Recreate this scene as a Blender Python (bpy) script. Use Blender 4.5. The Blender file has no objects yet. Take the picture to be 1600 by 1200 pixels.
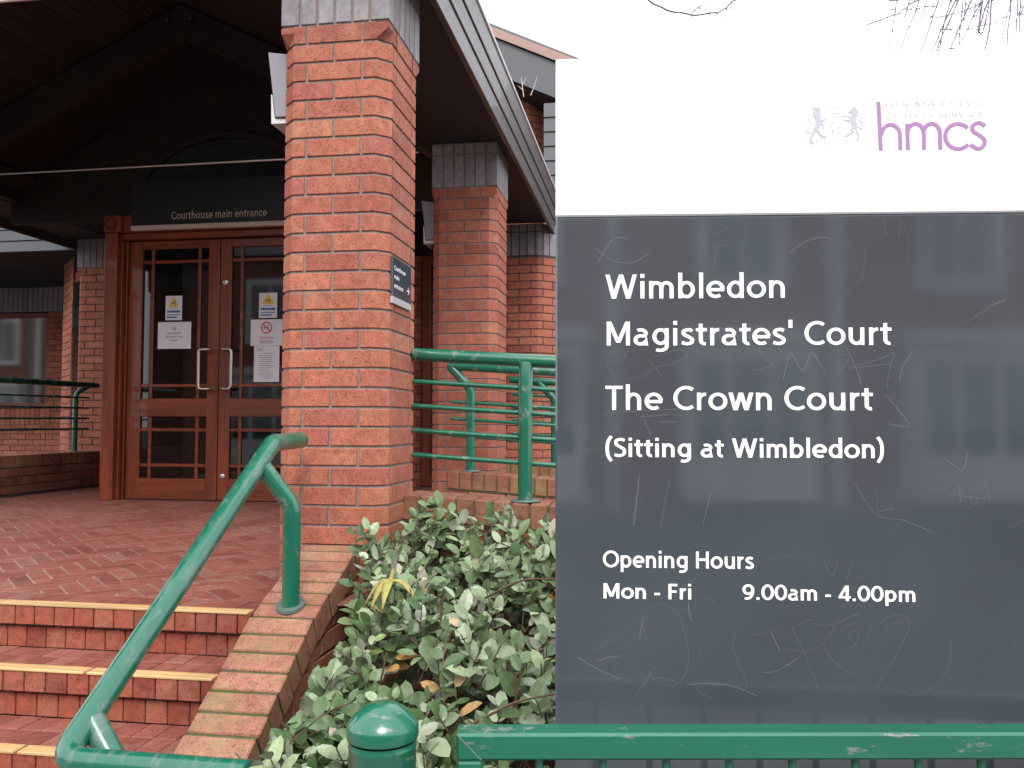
import bpy, math, random
from mathutils import Vector, Matrix
random.seed(7)
S = bpy.context.scene
C = S.collection
PI = math.pi
# ------------------------------------------------------------------ camera
YAW, PITCH, ROLL, EYE = 0.15954, 0.04339, 0.00267, 1.54
cam = bpy.data.cameras.new('camera'); cam.sensor_width = 36; cam.lens = 36 * 1340 / 1600
cam.clip_start = 0.05; cam.clip_end = 2000
co = bpy.data.objects.new('camera', cam); C.objects.link(co)
co.matrix_world = Matrix.Translation((0, 0, EYE)) @ Matrix.Rotation(YAW, 4, 'Z') @ Matrix.Rotation(PI/2 + PITCH, 4, 'X') @ Matrix.Rotation(ROLL, 4, 'Z')
S.camera = co
# ------------------------------------------------------------------ overcast sky, soft sun
w = bpy.data.worlds.new("World"); S.world = w; w.use_nodes = True
nt = w.node_tree; bg = nt.nodes['Background']
sky = nt.nodes.new('ShaderNodeTexSky'); sky.sky_type = 'NISHITA'; sky.sun_disc = False
SUN_EL, SUN_AZ = math.radians(48), math.radians(165)
sky.sun_elevation = SUN_EL; sky.sun_rotation = SUN_AZ; sky.dust_density = 6; sky.air_density = 1.5; sky.ozone_density = 1
mixn = nt.nodes.new('ShaderNodeMixRGB'); mixn.inputs[0].default_value = 0.86
mixn.inputs[2].default_value = (9.6, 9.9, 10.4, 1)      # even overcast cloud layer over the clear-sky model
nt.links.new(sky.outputs[0], mixn.inputs[1]); nt.links.new(mixn.outputs[0], bg.inputs[0])
bg.inputs[1].default_value = 0.11
sun = bpy.data.lights.new('sun', 'SUN'); sun.energy = 1.2; sun.angle = math.radians(25); sun.color = (1, .97, .93)
so = bpy.data.objects.new('sun', sun); C.objects.link(so)
d = Vector((math.sin(SUN_AZ) * math.cos(SUN_EL), math.cos(SUN_AZ) * math.cos(SUN_EL), math.sin(SUN_EL)))
so.rotation_euler = d.to_track_quat('Z', 'Y').to_euler(); so.location = (0, -5, 12)
S.view_settings.view_transform = 'Standard'; S.view_settings.look = 'None'; S.view_settings.gamma = 1
S.view_settings.exposure = 1.3
S.render.resolution_x = 1024; S.render.resolution_y = 768

# ------------------------------------------------------------------ materials
def mat(name, col, rough=.6, metal=0, spec=.5):
    m = bpy.data.materials.new(name); m.use_nodes = True
    b = m.node_tree.nodes['Principled BSDF']
    b.inputs['Base Color'].default_value = (*col, 1); b.inputs['Roughness'].default_value = rough
    b.inputs['Metallic'].default_value = metal; b.inputs['Specular IOR Level'].default_value = spec
    return m
def N(m, t, **k):
    n = m.node_tree.nodes.new(t)
    for a, v in k.items():
        if a in ('operation', 'blend_type', 'attribute_name', 'bands_direction', 'wave_type', 'feature', 'noise_dimensions', 'use_clamp', 'distance'): setattr(n, a, v)
        else: n.inputs[a.replace('_', ' ')].default_value = v
    return n
def LK(m, a, b): m.node_tree.links.new(a, b)
def coords(m, scale=(1, 1, 1)):
    t = m.node_tree.nodes.new('ShaderNodeTexCoord'); mp = m.node_tree.nodes.new('ShaderNodeMapping')
    mp.inputs['Scale'].default_value = scale; LK(m, t.outputs['Object'], mp.inputs[0]); return mp.outputs[0]
def noise(m, co_, sc, det=3, rough=.55):
    n = N(m, 'ShaderNodeTexNoise', Scale=sc, Detail=det, Roughness=rough); LK(m, co_, n.inputs['Vector']); return n.outputs['Fac']
def ramp(m, src, stops):
    r = m.node_tree.nodes.new('ShaderNodeValToRGB'); LK(m, src, r.inputs[0])
    e = r.color_ramp.elements
    while len(e) < len(stops): e.new(.5)
    for i, (p, c) in enumerate(stops):
        e[i].position = p; e[i].color = (*c, 1) if not isinstance(c, float) and not isinstance(c, int) else (c, c, c, 1)
    return r.outputs[0]
def mixc(m, f, a, b, bt='MIX'):
    n = m.node_tree.nodes.new('ShaderNodeMixRGB'); n.blend_type = bt
    for i, v in enumerate((f, a, b)):
        if hasattr(v, 'node'): LK(m, v, n.inputs[i])
        else: n.inputs[i].default_value = v if i == 0 else (*v, 1)
    return n.outputs[0]
def bump(m, h, strength=.3, dist=.002):
    n = m.node_tree.nodes.new('ShaderNodeBump'); n.inputs['Strength'].default_value = strength; n.inputs['Distance'].default_value = dist
    LK(m, h, n.inputs['Height']); LK(m, n.outputs[0], m.node_tree.nodes['Principled BSDF'].inputs['Normal'])
def P(m, k): return m.node_tree.nodes['Principled BSDF'].inputs[k]
def tone(m):
    a = m.node_tree.nodes.new('ShaderNodeAttribute'); a.attribute_name = 'tone'; return a.outputs['Fac']

def brick_mat(name, stops, speck=.6, sc=230, bleach=(.43, .26, .18), bl=.35, moss=0, rough=.75, coarse=9, algae=0):
    m = mat(name, (.3, .1, .06), rough, spec=.3)
    c = coords(m); base = ramp(m, tone(m), stops)
    b1 = ramp(m, noise(m, c, coarse, 4, .7), [(.5, 0.), (.72, 1.)])
    f = m.node_tree.nodes.new('ShaderNodeMath'); f.operation = 'MULTIPLY'; f.inputs[1].default_value = bl; LK(m, b1, f.inputs[0])
    base = mixc(m, f.outputs[0], base, bleach)
    nz = noise(m, c, sc, 2, .6)
    sp = ramp(m, nz, [(.37, 0.), (.45, 1.)])
    base = mixc(m, mixc(m, 1.0, sp, (1, 1, 1), 'MIX') if 0 else sp, mixc(m, 1.0, base, (1 - speck,) * 3, 'MULTIPLY'), base)
    n2 = noise(m, c, 34, 3); base = mixc(m, .55, base, ramp(m, n2, [(.3, .62), (.7, 1.25)]), 'MULTIPLY')
    if moss:
        mm = ramp(m, noise(m, c, 5, 4, .7), [(.5, 0.), (.68, 1.)])
        f2 = m.node_tree.nodes.new('ShaderNodeMath'); f2.operation = 'MULTIPLY'; f2.inputs[1].default_value = moss; LK(m, mm, f2.inputs[0])
        base = mixc(m, f2.outputs[0], base, (.20, .19, .07))
    if algae:                                                   # yellow-green algae on the weathered right side, low down
        sx = m.node_tree.nodes.new('ShaderNodeSeparateXYZ'); LK(m, c, sx.inputs[0])
        fx = ramp(m, sx.outputs[0], [(.175, 0.), (.215, 1.)]); fz = ramp(m, sx.outputs[2], [(.55, 1.), (1.0, 0.)])
        fa = mixc(m, 1.0, mixc(m, 1.0, fx, fz, 'MULTIPLY'), ramp(m, noise(m, c, 6, 4, .65), [(.3, .15), (.65, .8)]), 'MULTIPLY')
        base = mixc(m, fa, base, (.30, .20, .065))
    LK(m, base, P(m, 'Base Color')); bump(m, nz, .45, .0012)
    return m
RED = [(0, (.26, .074, .050)), (.3, (.34, .106, .066)), (.55, (.395, .130, .078)), (.8, (.33, .095, .070)), (1, (.39, .15, .088))]
M_ = {}
M_['brick'] = brick_mat('orange_red_brick', RED, algae=1)
M_['brick_far'] = brick_mat('red_brick_wall', RED, .3, 90, bl=.2)
M_['brick_dark'] = brick_mat('weathered_red_brick', [(0, (.20, .06, .045)), (.5, (.28, .09, .06)), (1, (.32, .13, .085))], .4, 150, moss=.35)
M_['riser'] = brick_mat('red_step_brick', [(0, (.21, .05, .034)), (.5, (.29, .078, .047)), (1, (.31, .10, .062))], .35, 120, bleach=(.38, .22, .17), bl=.3, rough=.5, coarse=7)
M_['coping_dark'] = brick_mat('damp_mossy_coping_brick', [(0, (.16, .06, .04)), (.5, (.225, .08, .05)), (1, (.22, .115, .06))], .5, 150, bl=.25, moss=.5, coarse=6)
M_['coping'] = brick_mat('mossy_coping_brick', [(0, (.24, .10, .068)), (.5, (.31, .13, .088)), (1, (.30, .165, .10))], .5, 170, bl=.35, moss=.45, coarse=6)
M_['blue'] = brick_mat('blue_grey_brick', [(0, (.19, .17, .18)), (.5, (.25, .23, .245)), (1, (.26, .21, .215))], .25, 200, bleach=(.34, .34, .38), bl=.3, rough=.6)
M_['paver'] = brick_mat('red_clay_paver', [(0, (.18, .055, .042)), (.4, (.225, .072, .054)), (.75, (.26, .088, .066)), (1, (.24, .108, .086))], .35, 120, bleach=(.32, .19, .155), bl=.4, rough=.45, coarse=4)
def mortar_mat(name, col, moss=0):
    m = mat(name, col, .95, spec=.2); c = coords(m)
    b = mixc(m, .6, col, ramp(m, noise(m, c, 60, 3), [(.3, .6), (.7, 1.3)]), 'MULTIPLY')
    if moss: b = mixc(m, ramp(m, noise(m, c, 7, 4, .7), [(.47, 0.), (.60, 1.)]), b, (.055, .085, .018))
    LK(m, b, P(m, 'Base Color')); bump(m, noise(m, c, 300, 2), .5, .002); return m
M_['mortar'] = mortar_mat('brown_mortar', (.235, .185, .162))
M_['mortar_dark'] = mortar_mat('dark_mortar', (.085, .065, .058))
M_['mortar_moss'] = mortar_mat('mossy_mortar', (.09, .085, .05), 1)
M_['mortar_pale'] = mortar_mat('dry_paving_joint', (.30, .215, .185))
def paint_mat(name, col=(.008, .108, .064), wear=.5, band=(.5, .62), sc=14, stretch=(1, 1, 1)):
    m = mat(name, col, .22, spec=.5); c = coords(m, stretch)
    n = noise(m, c, sc, 6, .68); wf = ramp(m, n, [(band[0], 0.), (band[1], 1.)])
    f = m.node_tree.nodes.new('ShaderNodeMath'); f.operation = 'MULTIPLY'; f.inputs[1].default_value = wear; LK(m, wf, f.inputs[0])
    c2 = mixc(m, .5, col, ramp(m, noise(m, c, 5, 3), [(.3, .75), (.7, 1.25)]), 'MULTIPLY')
    b = mixc(m, f.outputs[0], c2, (.20, .19, .19)); LK(m, b, P(m, 'Base Color'))
    r = ramp(m, wf, [(0, .2), (1, .42)]); LK(m, r, P(m, 'Roughness')); P(m, 'Coat Weight').default_value = .3; P(m, 'Coat Roughness').default_value = .15
    bump(m, n, .15, .001); return m
M_['green'] = paint_mat('green_gloss_paint', wear=.5, band=(.58, .64))
M_['green_worn'] = paint_mat('worn_green_handrail_paint', wear=.42, band=(.50, .68), sc=30, stretch=(1, .3, .4))
M_['green_rail'] = paint_mat('green_guardrail_paint', wear=.7, band=(.60, .66), sc=26, stretch=(.5, .5, 2))
M_['green_dark'] = paint_mat('dark_green_paint', (.008, .07, .05), wear=.2)
def wood_mat(name, a, b, sc=(1, 1, 1), rough=.42, coat=.2, g=14):
    m = mat(name, a, rough); c = coords(m, sc)
    n = noise(m, c, g, 5, .6); n2 = noise(m, c, 2.2, 2)
    base = mixc(m, ramp(m, n, [(.35, 0.), (.68, 1.)]), a, b)
    base = mixc(m, .75, base, ramp(m, n2, [(.3, .55), (.7, 1.5)]), 'MULTIPLY')
    LK(m, base, P(m, 'Base Color')); P(m, 'Coat Weight').default_value = coat; bump(m, n, .15, .001); return m
M_['door_v'] = wood_mat('varnished_hardwood_upright', (.135, .026, .009), (.215, .043, .012), (9, 9, .6))
M_['door_h'] = wood_mat('varnished_hardwood_rail', (.13, .025, .009), (.21, .042, .012), (.6, 9, 9))
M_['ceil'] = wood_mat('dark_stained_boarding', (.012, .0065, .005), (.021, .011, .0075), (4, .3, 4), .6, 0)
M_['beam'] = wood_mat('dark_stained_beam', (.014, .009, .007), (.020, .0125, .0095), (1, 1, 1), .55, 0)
M_['fascia'] = wood_mat('weathered_brown_fascia', (.058, .046, .044), (.095, .077, .073), (14, .35, 14), .5, .1, 9)
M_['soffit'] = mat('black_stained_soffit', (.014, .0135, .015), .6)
M_['gutter'] = mat('pale_roof_flashing', (.62, .60, .60), .5)
M_['slate'] = mat('dark_roof_slate', (.10, .09, .095), .6)
M_['roofedge'] = mat('brown_roof_tile_edge', (.30, .19, .165), .7)
M_['black'] = mat('matt_black_board', (.010, .011, .012), .45)
M_['plate'] = mat('dull_green_grey_plate', (.085, .12, .11), .5)
M_['steel'] = mat('brushed_steel', (.62, .60, .57), .3, 1)
M_['lightbox'] = mat('grey_painted_metal', (.20, .205, .23), .45)
M_['lens'] = mat('white_lamp_lens', (.50, .50, .50), .35); M_['strip_grey'] = mat('silver_strip', (.36, .36, .38), .4)
M_['white'] = mat('white_gloss_panel', (.86, .86, .86), .25)
M_['paper'] = mat('white_paper', (.72, .71, .74), .7)
M_['letter'] = mat('white_vinyl_letters', (.86, .86, .87), .4)
M_['letter_dim'] = mat('silver_letters', (.55, .47, .42), .4)
M_['ink'] = mat('grey_ink', (.16, .15, .17), .7)
M_['redink'] = mat('red_ink', (.55, .07, .07), .7)
M_['yellow'] = mat('yellow_sticker', (.72, .50, .02), .5)
M_['blueink'] = mat('blue_sticker', (.05, .13, .36), .5)
M_['purple'] = mat('purple_vinyl', (.31, .15, .34), .5)
M_['lav'] = mat('pale_blue_vinyl', (.40, .40, .455), .5)
M_['faint'] = mat('pale_grey_vinyl', (.45, .45, .46), .5)
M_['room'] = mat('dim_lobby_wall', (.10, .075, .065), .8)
M_['road'] = mortar_mat('asphalt', (.05, .05, .052)); M_['slabs'] = mortar_mat('grey_paving', (.25, .24, .23)); M_['soil'] = mortar_mat('dark_soil', (.04, .028, .02))
M_['yellow_strip'] = wood_mat('yellow_anti_slip_strip', (.50, .33, .16), (.44, .28, .12), (.5, 20, 20), .55, 0, 12)
M_['bark'] = mat('tree_bark', (.16, .13, .12), .8)
M_['twig'] = mat('pale_winter_twig', (.17, .13, .175), .8)
M_['stem'] = mat('reddish_brown_stem', (.10, .05, .032), .7)
M_['straw'] = mat('dry_pinkish_weed', (.52, .36, .32), .8)
M_['banana'] = brick_mat('bruised_yellow_peel', [(0, (.30, .25, .07)), (1, (.36, .32, .10))], .2, 60, bleach=(.3, .2, .06), bl=.5, rough=.6, coarse=30)
g = mat('window_glass', (.02, .022, .024), .03); P(g, 'Transmission Weight').default_value = .75; P(g, 'IOR').default_value = 1.5; P(g, 'Specular IOR Level').default_value = .8
M_['glass'] = g
g = mat('dark_window_glass', (.012, .014, .015), .04); P(g, 'Specular IOR Level').default_value = 1.0; P(g, 'IOR').default_value = 1.7
M_['glass_dark'] = g
g = mat('slate_grey_gloss_panel', (.032, .042, .056), .1); c = coords(g)
LK(g, mixc(g, .5, (.050, .059, .071), ramp(g, noise(g, c, 3.5, 4), [(.3, .75), (.7, 1.3)]), 'MULTIPLY'), P(g, 'Base Color'))
LK(g, ramp(g, noise(g, c, 6, 4), [(.3, .03), (.75, .10)]), P(g, 'Roughness')); P(g, 'IOR').default_value = 1.7
M_['slatepanel'] = g
M_['scratch'] = mat('fine_scratch_grey', (.17, .185, .20), .6); LK(M_['scratch'], ramp(M_['scratch'], tone(M_['scratch']), [(0, (.062, .072, .086)), (1, (.135, .145, .16))]), P(M_['scratch'], 'Base Color'))
M_['cladding'] = mat('dark_grey_cladding', (.075, .078, .088), .6)
# leaves: tone decides green, blue-green, yellowing; underside is silvery
def leaf_mat(name, stops, under, rough=.42):
    m = mat(name, (.1, .15, .06), rough, spec=.45); c = coords(m)
    top = ramp(m, tone(m), stops); top = mixc(m, .5, top, ramp(m, noise(m, c, 90, 3), [(.3, .7), (.7, 1.3)]), 'MULTIPLY')
    ge = m.node_tree.nodes.new('ShaderNodeNewGeometry')
    b = mixc(m, ge.outputs['Backfacing'], top, under); LK(m, b, P(m, 'Base Color'))
    P(m, 'Subsurface Weight').default_value = 0
    return m
M_['leaf'] = leaf_mat('silvery_green_leaf', [(0, (.045, .085, .028)), (.3, (.075, .125, .048)), (.6, (.145, .205, .10)), (.85, (.28, .33, .22)), (.93, (.14, .22, .04)), (.975, (.36, .31, .26)), (1, (.42, .22, .03))], (.26, .28, .21))
M_['leaf_dark'] = leaf_mat('glossy_green_leaf', [(0, (.035, .07, .022)), (.4, (.07, .125, .04)), (.75, (.12, .19, .085)), (.93, (.17, .22, .11)), (1, (.32, .18, .04))], (.17, .20, .13), .32)

# ------------------------------------------------------------------ mesh builder
class MB:
    def __init__(s): s.v = []; s.f = []; s.t = []; s.m = []; s.sm = []
    def add(s, vs, fs, tone=.5, mi=0, smooth=False):
        o = len(s.v); s.v += [tuple(p) for p in vs]
        for f in fs: s.f.append([i + o for i in f]); s.t.append(tone); s.m.append(mi); s.sm.append(smooth)
        return s
    def box(s, a, b, tone=.5, mi=0, M=None):
        x0, y0, z0 = a; x1, y1, z1 = b
        v = [Vector(p) for p in ((x0,y0,z0),(x1,y0,z0),(x1,y1,z0),(x0,y1,z0),(x0,y0,z1),(x1,y0,z1),(x1,y1,z1),(x0,y1,z1))]
        if M is not None: v = [M @ p for p in v]
        return s.add(v, [(0,3,2,1),(4,5,6,7),(0,1,5,4),(1,2,6,5),(2,3,7,6),(3,0,4,7)], tone, mi)
    def cbox(s, a, b, ch=.002, tone=.5, mi=0, M=None):        # box with chamfered edges
        pts = []; idx = {}
        lo, hi = Vector(a), Vector(b)
        vs = []; fs = []
        def vid(sx, sy, sz, ax):
            k = (sx, sy, sz, ax)
            if k not in idx:
                p = [hi[i] if q else lo[i] for i, q in enumerate((sx, sy, sz))]
                for i in range(3):
                    if i != ax: p[i] += -ch if (sx, sy, sz)[i] else ch
                idx[k] = len(vs); vs.append(Vector(p))
            return idx[k]
        for ax in range(3):
            o = [i for i in range(3) if i != ax]
            for q in (0, 1):
                loop = []
                for (p1, p2) in ((0,0),(1,0),(1,1),(0,1)):
                    k = [0, 0, 0]; k[ax] = q; k[o[0]] = p1; k[o[1]] = p2; loop.append(vid(*k, ax))
                flip = (q == 0) ^ (ax == 1)
                fs.append(tuple(reversed(loop)) if flip else tuple(loop))
        for ax in range(3):
            o = [i for i in range(3) if i != ax]
            for p1 in (0, 1):
                for p2 in (0, 1):
                    A = [0, 0, 0]; A[o[0]] = p1; A[o[1]] = p2; B = list(A); B[ax] = 1
                    fs.append((vid(*A, o[0]), vid(*B, o[0]), vid(*B, o[1]), vid(*A, o[1])))
        for sx in (0, 1):
            for sy in (0, 1):
                for sz in (0, 1): fs.append((vid(sx, sy, sz, 0), vid(sx, sy, sz, 1), vid(sx, sy, sz, 2)))
        cen = sum(vs, Vector()) / len(vs); out = []
        for f in fs:
            n = (vs[f[1]] - vs[f[0]]).cross(vs[f[2]] - vs[f[0]]); fc = sum((vs[i] for i in f), Vector()) / len(f)
            out.append(tuple(reversed(f)) if n.dot(fc - cen) < 0 else f)
        if M is not None: vs = [M @ p for p in vs]
        return s.add(vs, out, tone, mi)
    def prism(s, poly, d, tone=.5, mi=0):                      # polygon (3-D points) extruded by vector d
        n = len(poly); d = Vector(d); a = [Vector(p) for p in poly]
        nn = Vector()
        for i in range(n): nn += a[i].cross(a[(i+1) % n])
        if nn.dot(d) > 0: a = a[::-1]
        v = a + [p + d for p in a]
        return s.add(v, [tuple(range(n)), tuple(range(2*n-1, n-1, -1))] + [(i, i+n, (i+1) % n + n, (i+1) % n)[::-1][::-1] for i in range(n)], tone, mi)
    def tube(s, pts, r, n=14, cap=True, tone=.5, mi=0, r2=None):
        pts = [Vector(p) for p in pts]; m = len(pts); vs = []; up = None
        for i, p in enumerate(pts):
            t = (pts[min(i+1, m-1)] - pts[max(i-1, 0)]).normalized()
            if up is None: up = Vector((0,0,1)) if abs(t.z) < .9 else Vector((1,0,0))
            u = (up - t * up.dot(t)).normalized(); up = u; w_ = t.cross(u)
            rr = r if r2 is None else r + (r2 - r) * i / (m - 1)
            for k in range(n): a = 2*PI*k/n; vs.append(p + (u * math.cos(a) + w_ * math.sin(a)) * rr)
        fs = [(i*n+k, i*n+(k+1) % n, (i+1)*n+(k+1) % n, (i+1)*n+k) for i in range(m-1) for k in range(n)]
        s.add(vs, fs, tone, mi, True)
        if cap:
            t0 = (pts[0]-pts[1]).normalized(); t1 = (pts[-1]-pts[-2]).normalized()
            s.dome(vs[:n][::-1], pts[0], t0, r, tone, mi); s.dome(vs[-n:], pts[-1], t1, r2 or r, tone, mi)
        return s
    def dome(s, ring, c, t, r, tone, mi):
        n = len(ring); v = list(ring) + [c + (p - c) * .8 + t * r * .12 for p in ring] + [c + t * r * .2]
        s.add(v, [(i, (i+1) % n, n + (i+1) % n, n + i) for i in range(n)] + [(n+i, n+(i+1) % n, 2*n) for i in range(n)], tone, mi, True)
    def lathe(s, prof, c=(0,0,0), n=32, tone=.5, mi=0, smooth=True):
        vs = [(c[0] + r*math.cos(2*PI*k/n), c[1] + r*math.sin(2*PI*k/n), c[2] + z) for r, z in prof for k in range(n)]
        m = len(prof)
        return s.add(vs, [(i*n+k, i*n+(k+1) % n, (i+1)*n+(k+1) % n, (i+1)*n+k) for i in range(m-1) for k in range(n)], tone, mi, smooth)
def obj(name, mb, mats, parent=None, bevel=0):
    if isinstance(mats, str): mats = [mats]
    vs = mb.v
    if parent is None:
        xs, ys, zs = zip(*vs); o0 = Vector(((min(xs)+max(xs))/2, (min(ys)+max(ys))/2, min(zs)))
    else: o0 = Vector(parent['_w'])
    me = bpy.data.meshes.new(name); me.from_pydata([(x-o0.x, y-o0.y, z-o0.z) for x, y, z in vs], [], mb.f)
    for k in mats: me.materials.append(M_[k])
    a = me.attributes.new('tone', 'FLOAT', 'FACE'); a.data.foreach_set('value', mb.t)
    me.polygons.foreach_set('material_index', mb.m); me.polygons.foreach_set('use_smooth', mb.sm); me.update()
    o = bpy.data.objects.new(name, me); C.objects.link(o)
    if parent is None: o.location = o0; o['_w'] = tuple(o0)
    else: o.parent = parent; o['_w'] = tuple(o0)
    if bevel:
        b = o.modifiers.new('edge', 'BEVEL'); b.width = bevel; b.segments = 2; b.limit_method = 'ANGLE'
    return o
def tag(o, label, cat, group=None):
    o['label'] = label; o['category'] = cat
    if group: o['group'] = group
    return o
def thing(name, label, cat, loc, group=None):
    o = bpy.data.objects.new(name, None); C.objects.link(o); o.location = loc; o['_w'] = tuple(loc); o.empty_display_size = .1
    return tag(o, label, cat, group)
def struct(name, mb, mats, kind='structure'):
    o = obj(name, mb, mats); o['kind'] = kind; return o
def dup(root, offset, label, group=None):
    m = {}
    for o in [root] + [c for c in root.children] + [g2 for c in root.children for g2 in c.children]:
        n = o.copy(); C.objects.link(n); m[o] = n
        if o.parent in m: n.parent = m[o.parent]
    r = m[root]; r.location = Vector(root.location) + Vector(offset); r['_w'] = tuple(r.location); r['label'] = label
    if group: r['group'] = group
    return r
def fillet(pts, r, n=8):
    pts = [Vector(p) for p in pts]; out = [pts[0]]
    for i in range(1, len(pts)-1):
        a, b, c_ = pts[i-1], pts[i], pts[i+1]; u = (a-b).normalized(); v = (c_-b).normalized(); ang = u.angle(v)
        if ang > PI - .02: out.append(b); continue
        dd = min(r / math.tan(ang/2), (a-b).length*.49, (c_-b).length*.49)
        p, q = b + u*dd, b + v*dd
        for k in range(n+1): t = k/n; out.append(p*(1-t)**2 + b*2*t*(1-t) + q*t*t)
    out.append(pts[-1]); return out

# ------------------------------------------------------------------ brickwork along a plan path (outward = right of travel)
class Path:
    def __init__(s, pts, closed=False):
        s.p = [Vector((a, b)) for a, b in pts]; s.c = closed; n = len(s.p); s.n = n
        ns = n if closed else n-1
        s.seg = [(s.p[(i+1) % n] - s.p[i]) for i in range(ns)]; s.len = [q.length for q in s.seg]; s.cum = [0]
        for l in s.len: s.cum.append(s.cum[-1] + l)
        s.L = s.cum[-1]; s.nor = [Vector((q.y, -q.x)).normalized() for q in s.seg]
        s.mit = []
        for i in range(n):
            if closed: a, b = s.nor[i-1], s.nor[i]
            else: a, b = s.nor[max(i-1, 0)], s.nor[min(i, ns-1)]
            s.mit.append((a+b) / max(1 + a.dot(b), .2))
    def at(s, t, off):
        if s.c: t %= s.L
        for i in range(len(s.seg)):
            if t <= s.cum[i+1] + 1e-7 or i == len(s.seg)-1:
                for k in (i, i+1):
                    if abs(t - s.cum[k]) < 1e-5: return s.p[k % s.n] + s.mit[k % s.n] * off
                return s.p[i] + s.seg[i] * ((t - s.cum[i]) / s.len[i]) + s.nor[i] * off
    def verts_between(s, a, b):
        r = []
        for k in range(-1, 3) if s.c else (0,):
            for q in s.cum[:-1] if s.c else s.cum:
                t = q + k * s.L
                if a + 1e-5 < t < b - 1e-5: r.append(t)
        return sorted(r)
def lay_brick(mb, path, s0, s1, h0, h1, tn, zf=None, d=.006, b=.002, pb=None):
    zf = zf or (lambda t, h: h); mid = path.verts_between(s0, s1)
    mid = [t for t in mid if t - s0 > b*1.5 and s1 - t > b*1.5]
    if b: cols = [(s0, 0), (s0, d-b), (s0+b, d)] + [(t, d) for t in mid] + [(s1-b, d), (s1, d-b), (s1, 0)]; rows = [(h0, 0), (h0, d-b), (h0+b, d), (h1-b, d), (h1, d-b), (h1, 0)]
    else: cols = [(s0, 0), (s0, d)] + [(t, d) for t in mid] + [(s1, d), (s1, 0)]; rows = [(h0, 0), (h0, d), (h1, d), (h1, 0)]
    vs = []
    for h, oh in rows:
        for t, ot in cols:
            q = path.at(t, min(oh, ot)); vs.append((q.x, q.y, zf(t, h)))
    n = len(cols)
    mb.add(vs, [(r*n+c, r*n+c+1, (r+1)*n+c+1, (r+1)*n+c) for r in range(len(rows)-1) for c in range(n-1)], tn)
def rt(): return min(1, max(0, random.gauss(.48, .24)))
def courses(mb, path, z0, nc, joints, ch=.075, j=.010, zf=None, b=.002, d=.006, th=.0, tones=rt):
    """joints(k) -> sorted list of joint positions for course k"""
    for k in range(nc):
        js = joints(k)
        pairs = list(zip(js, js[1:])) + ([(js[-1], js[0] + path.L)] if path.c else [])
        for a, e in pairs:
            if e - a < j*1.6: continue
            lay_brick(mb, path, a+j/2, e-j/2, z0+k*ch+j/2, z0+(k+1)*ch-j/2, tones(), zf, d, b)
def backing(mb, path, z0, z1, mi=0, zf=None, step=9e9):
    zf = zf or (lambda t, h: h)
    ts = [0] + path.verts_between(0, path.L) + [path.L]
    for a, b in zip(ts, ts[1:]):
        p, q = path.at(a + 1e-6, 0), path.at(b - 1e-6, 0)
        mb.add([(p.x, p.y, zf(a, z0)), (q.x, q.y, zf(b, z0)), (q.x, q.y, zf(b, z1)), (p.x, p.y, zf(a, z1))], [(0,1,2,3)], .5, mi)
def stretcher(path, unit=.225, off=0.0):
    def f(k):
        o = (unit/2 if k % 2 else 0) + off; js = [0.0]; t = o if o > .03 else o + unit
        while t < path.L - .03: js.append(t); t += unit
        if not path.c: js.append(path.L)
        return js
    return f
def soldiers(path, unit=.075):
    n = max(1, round(path.L/unit)); return lambda k: [path.L*i/n for i in range(n + (0 if path.c else 1))]

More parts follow.
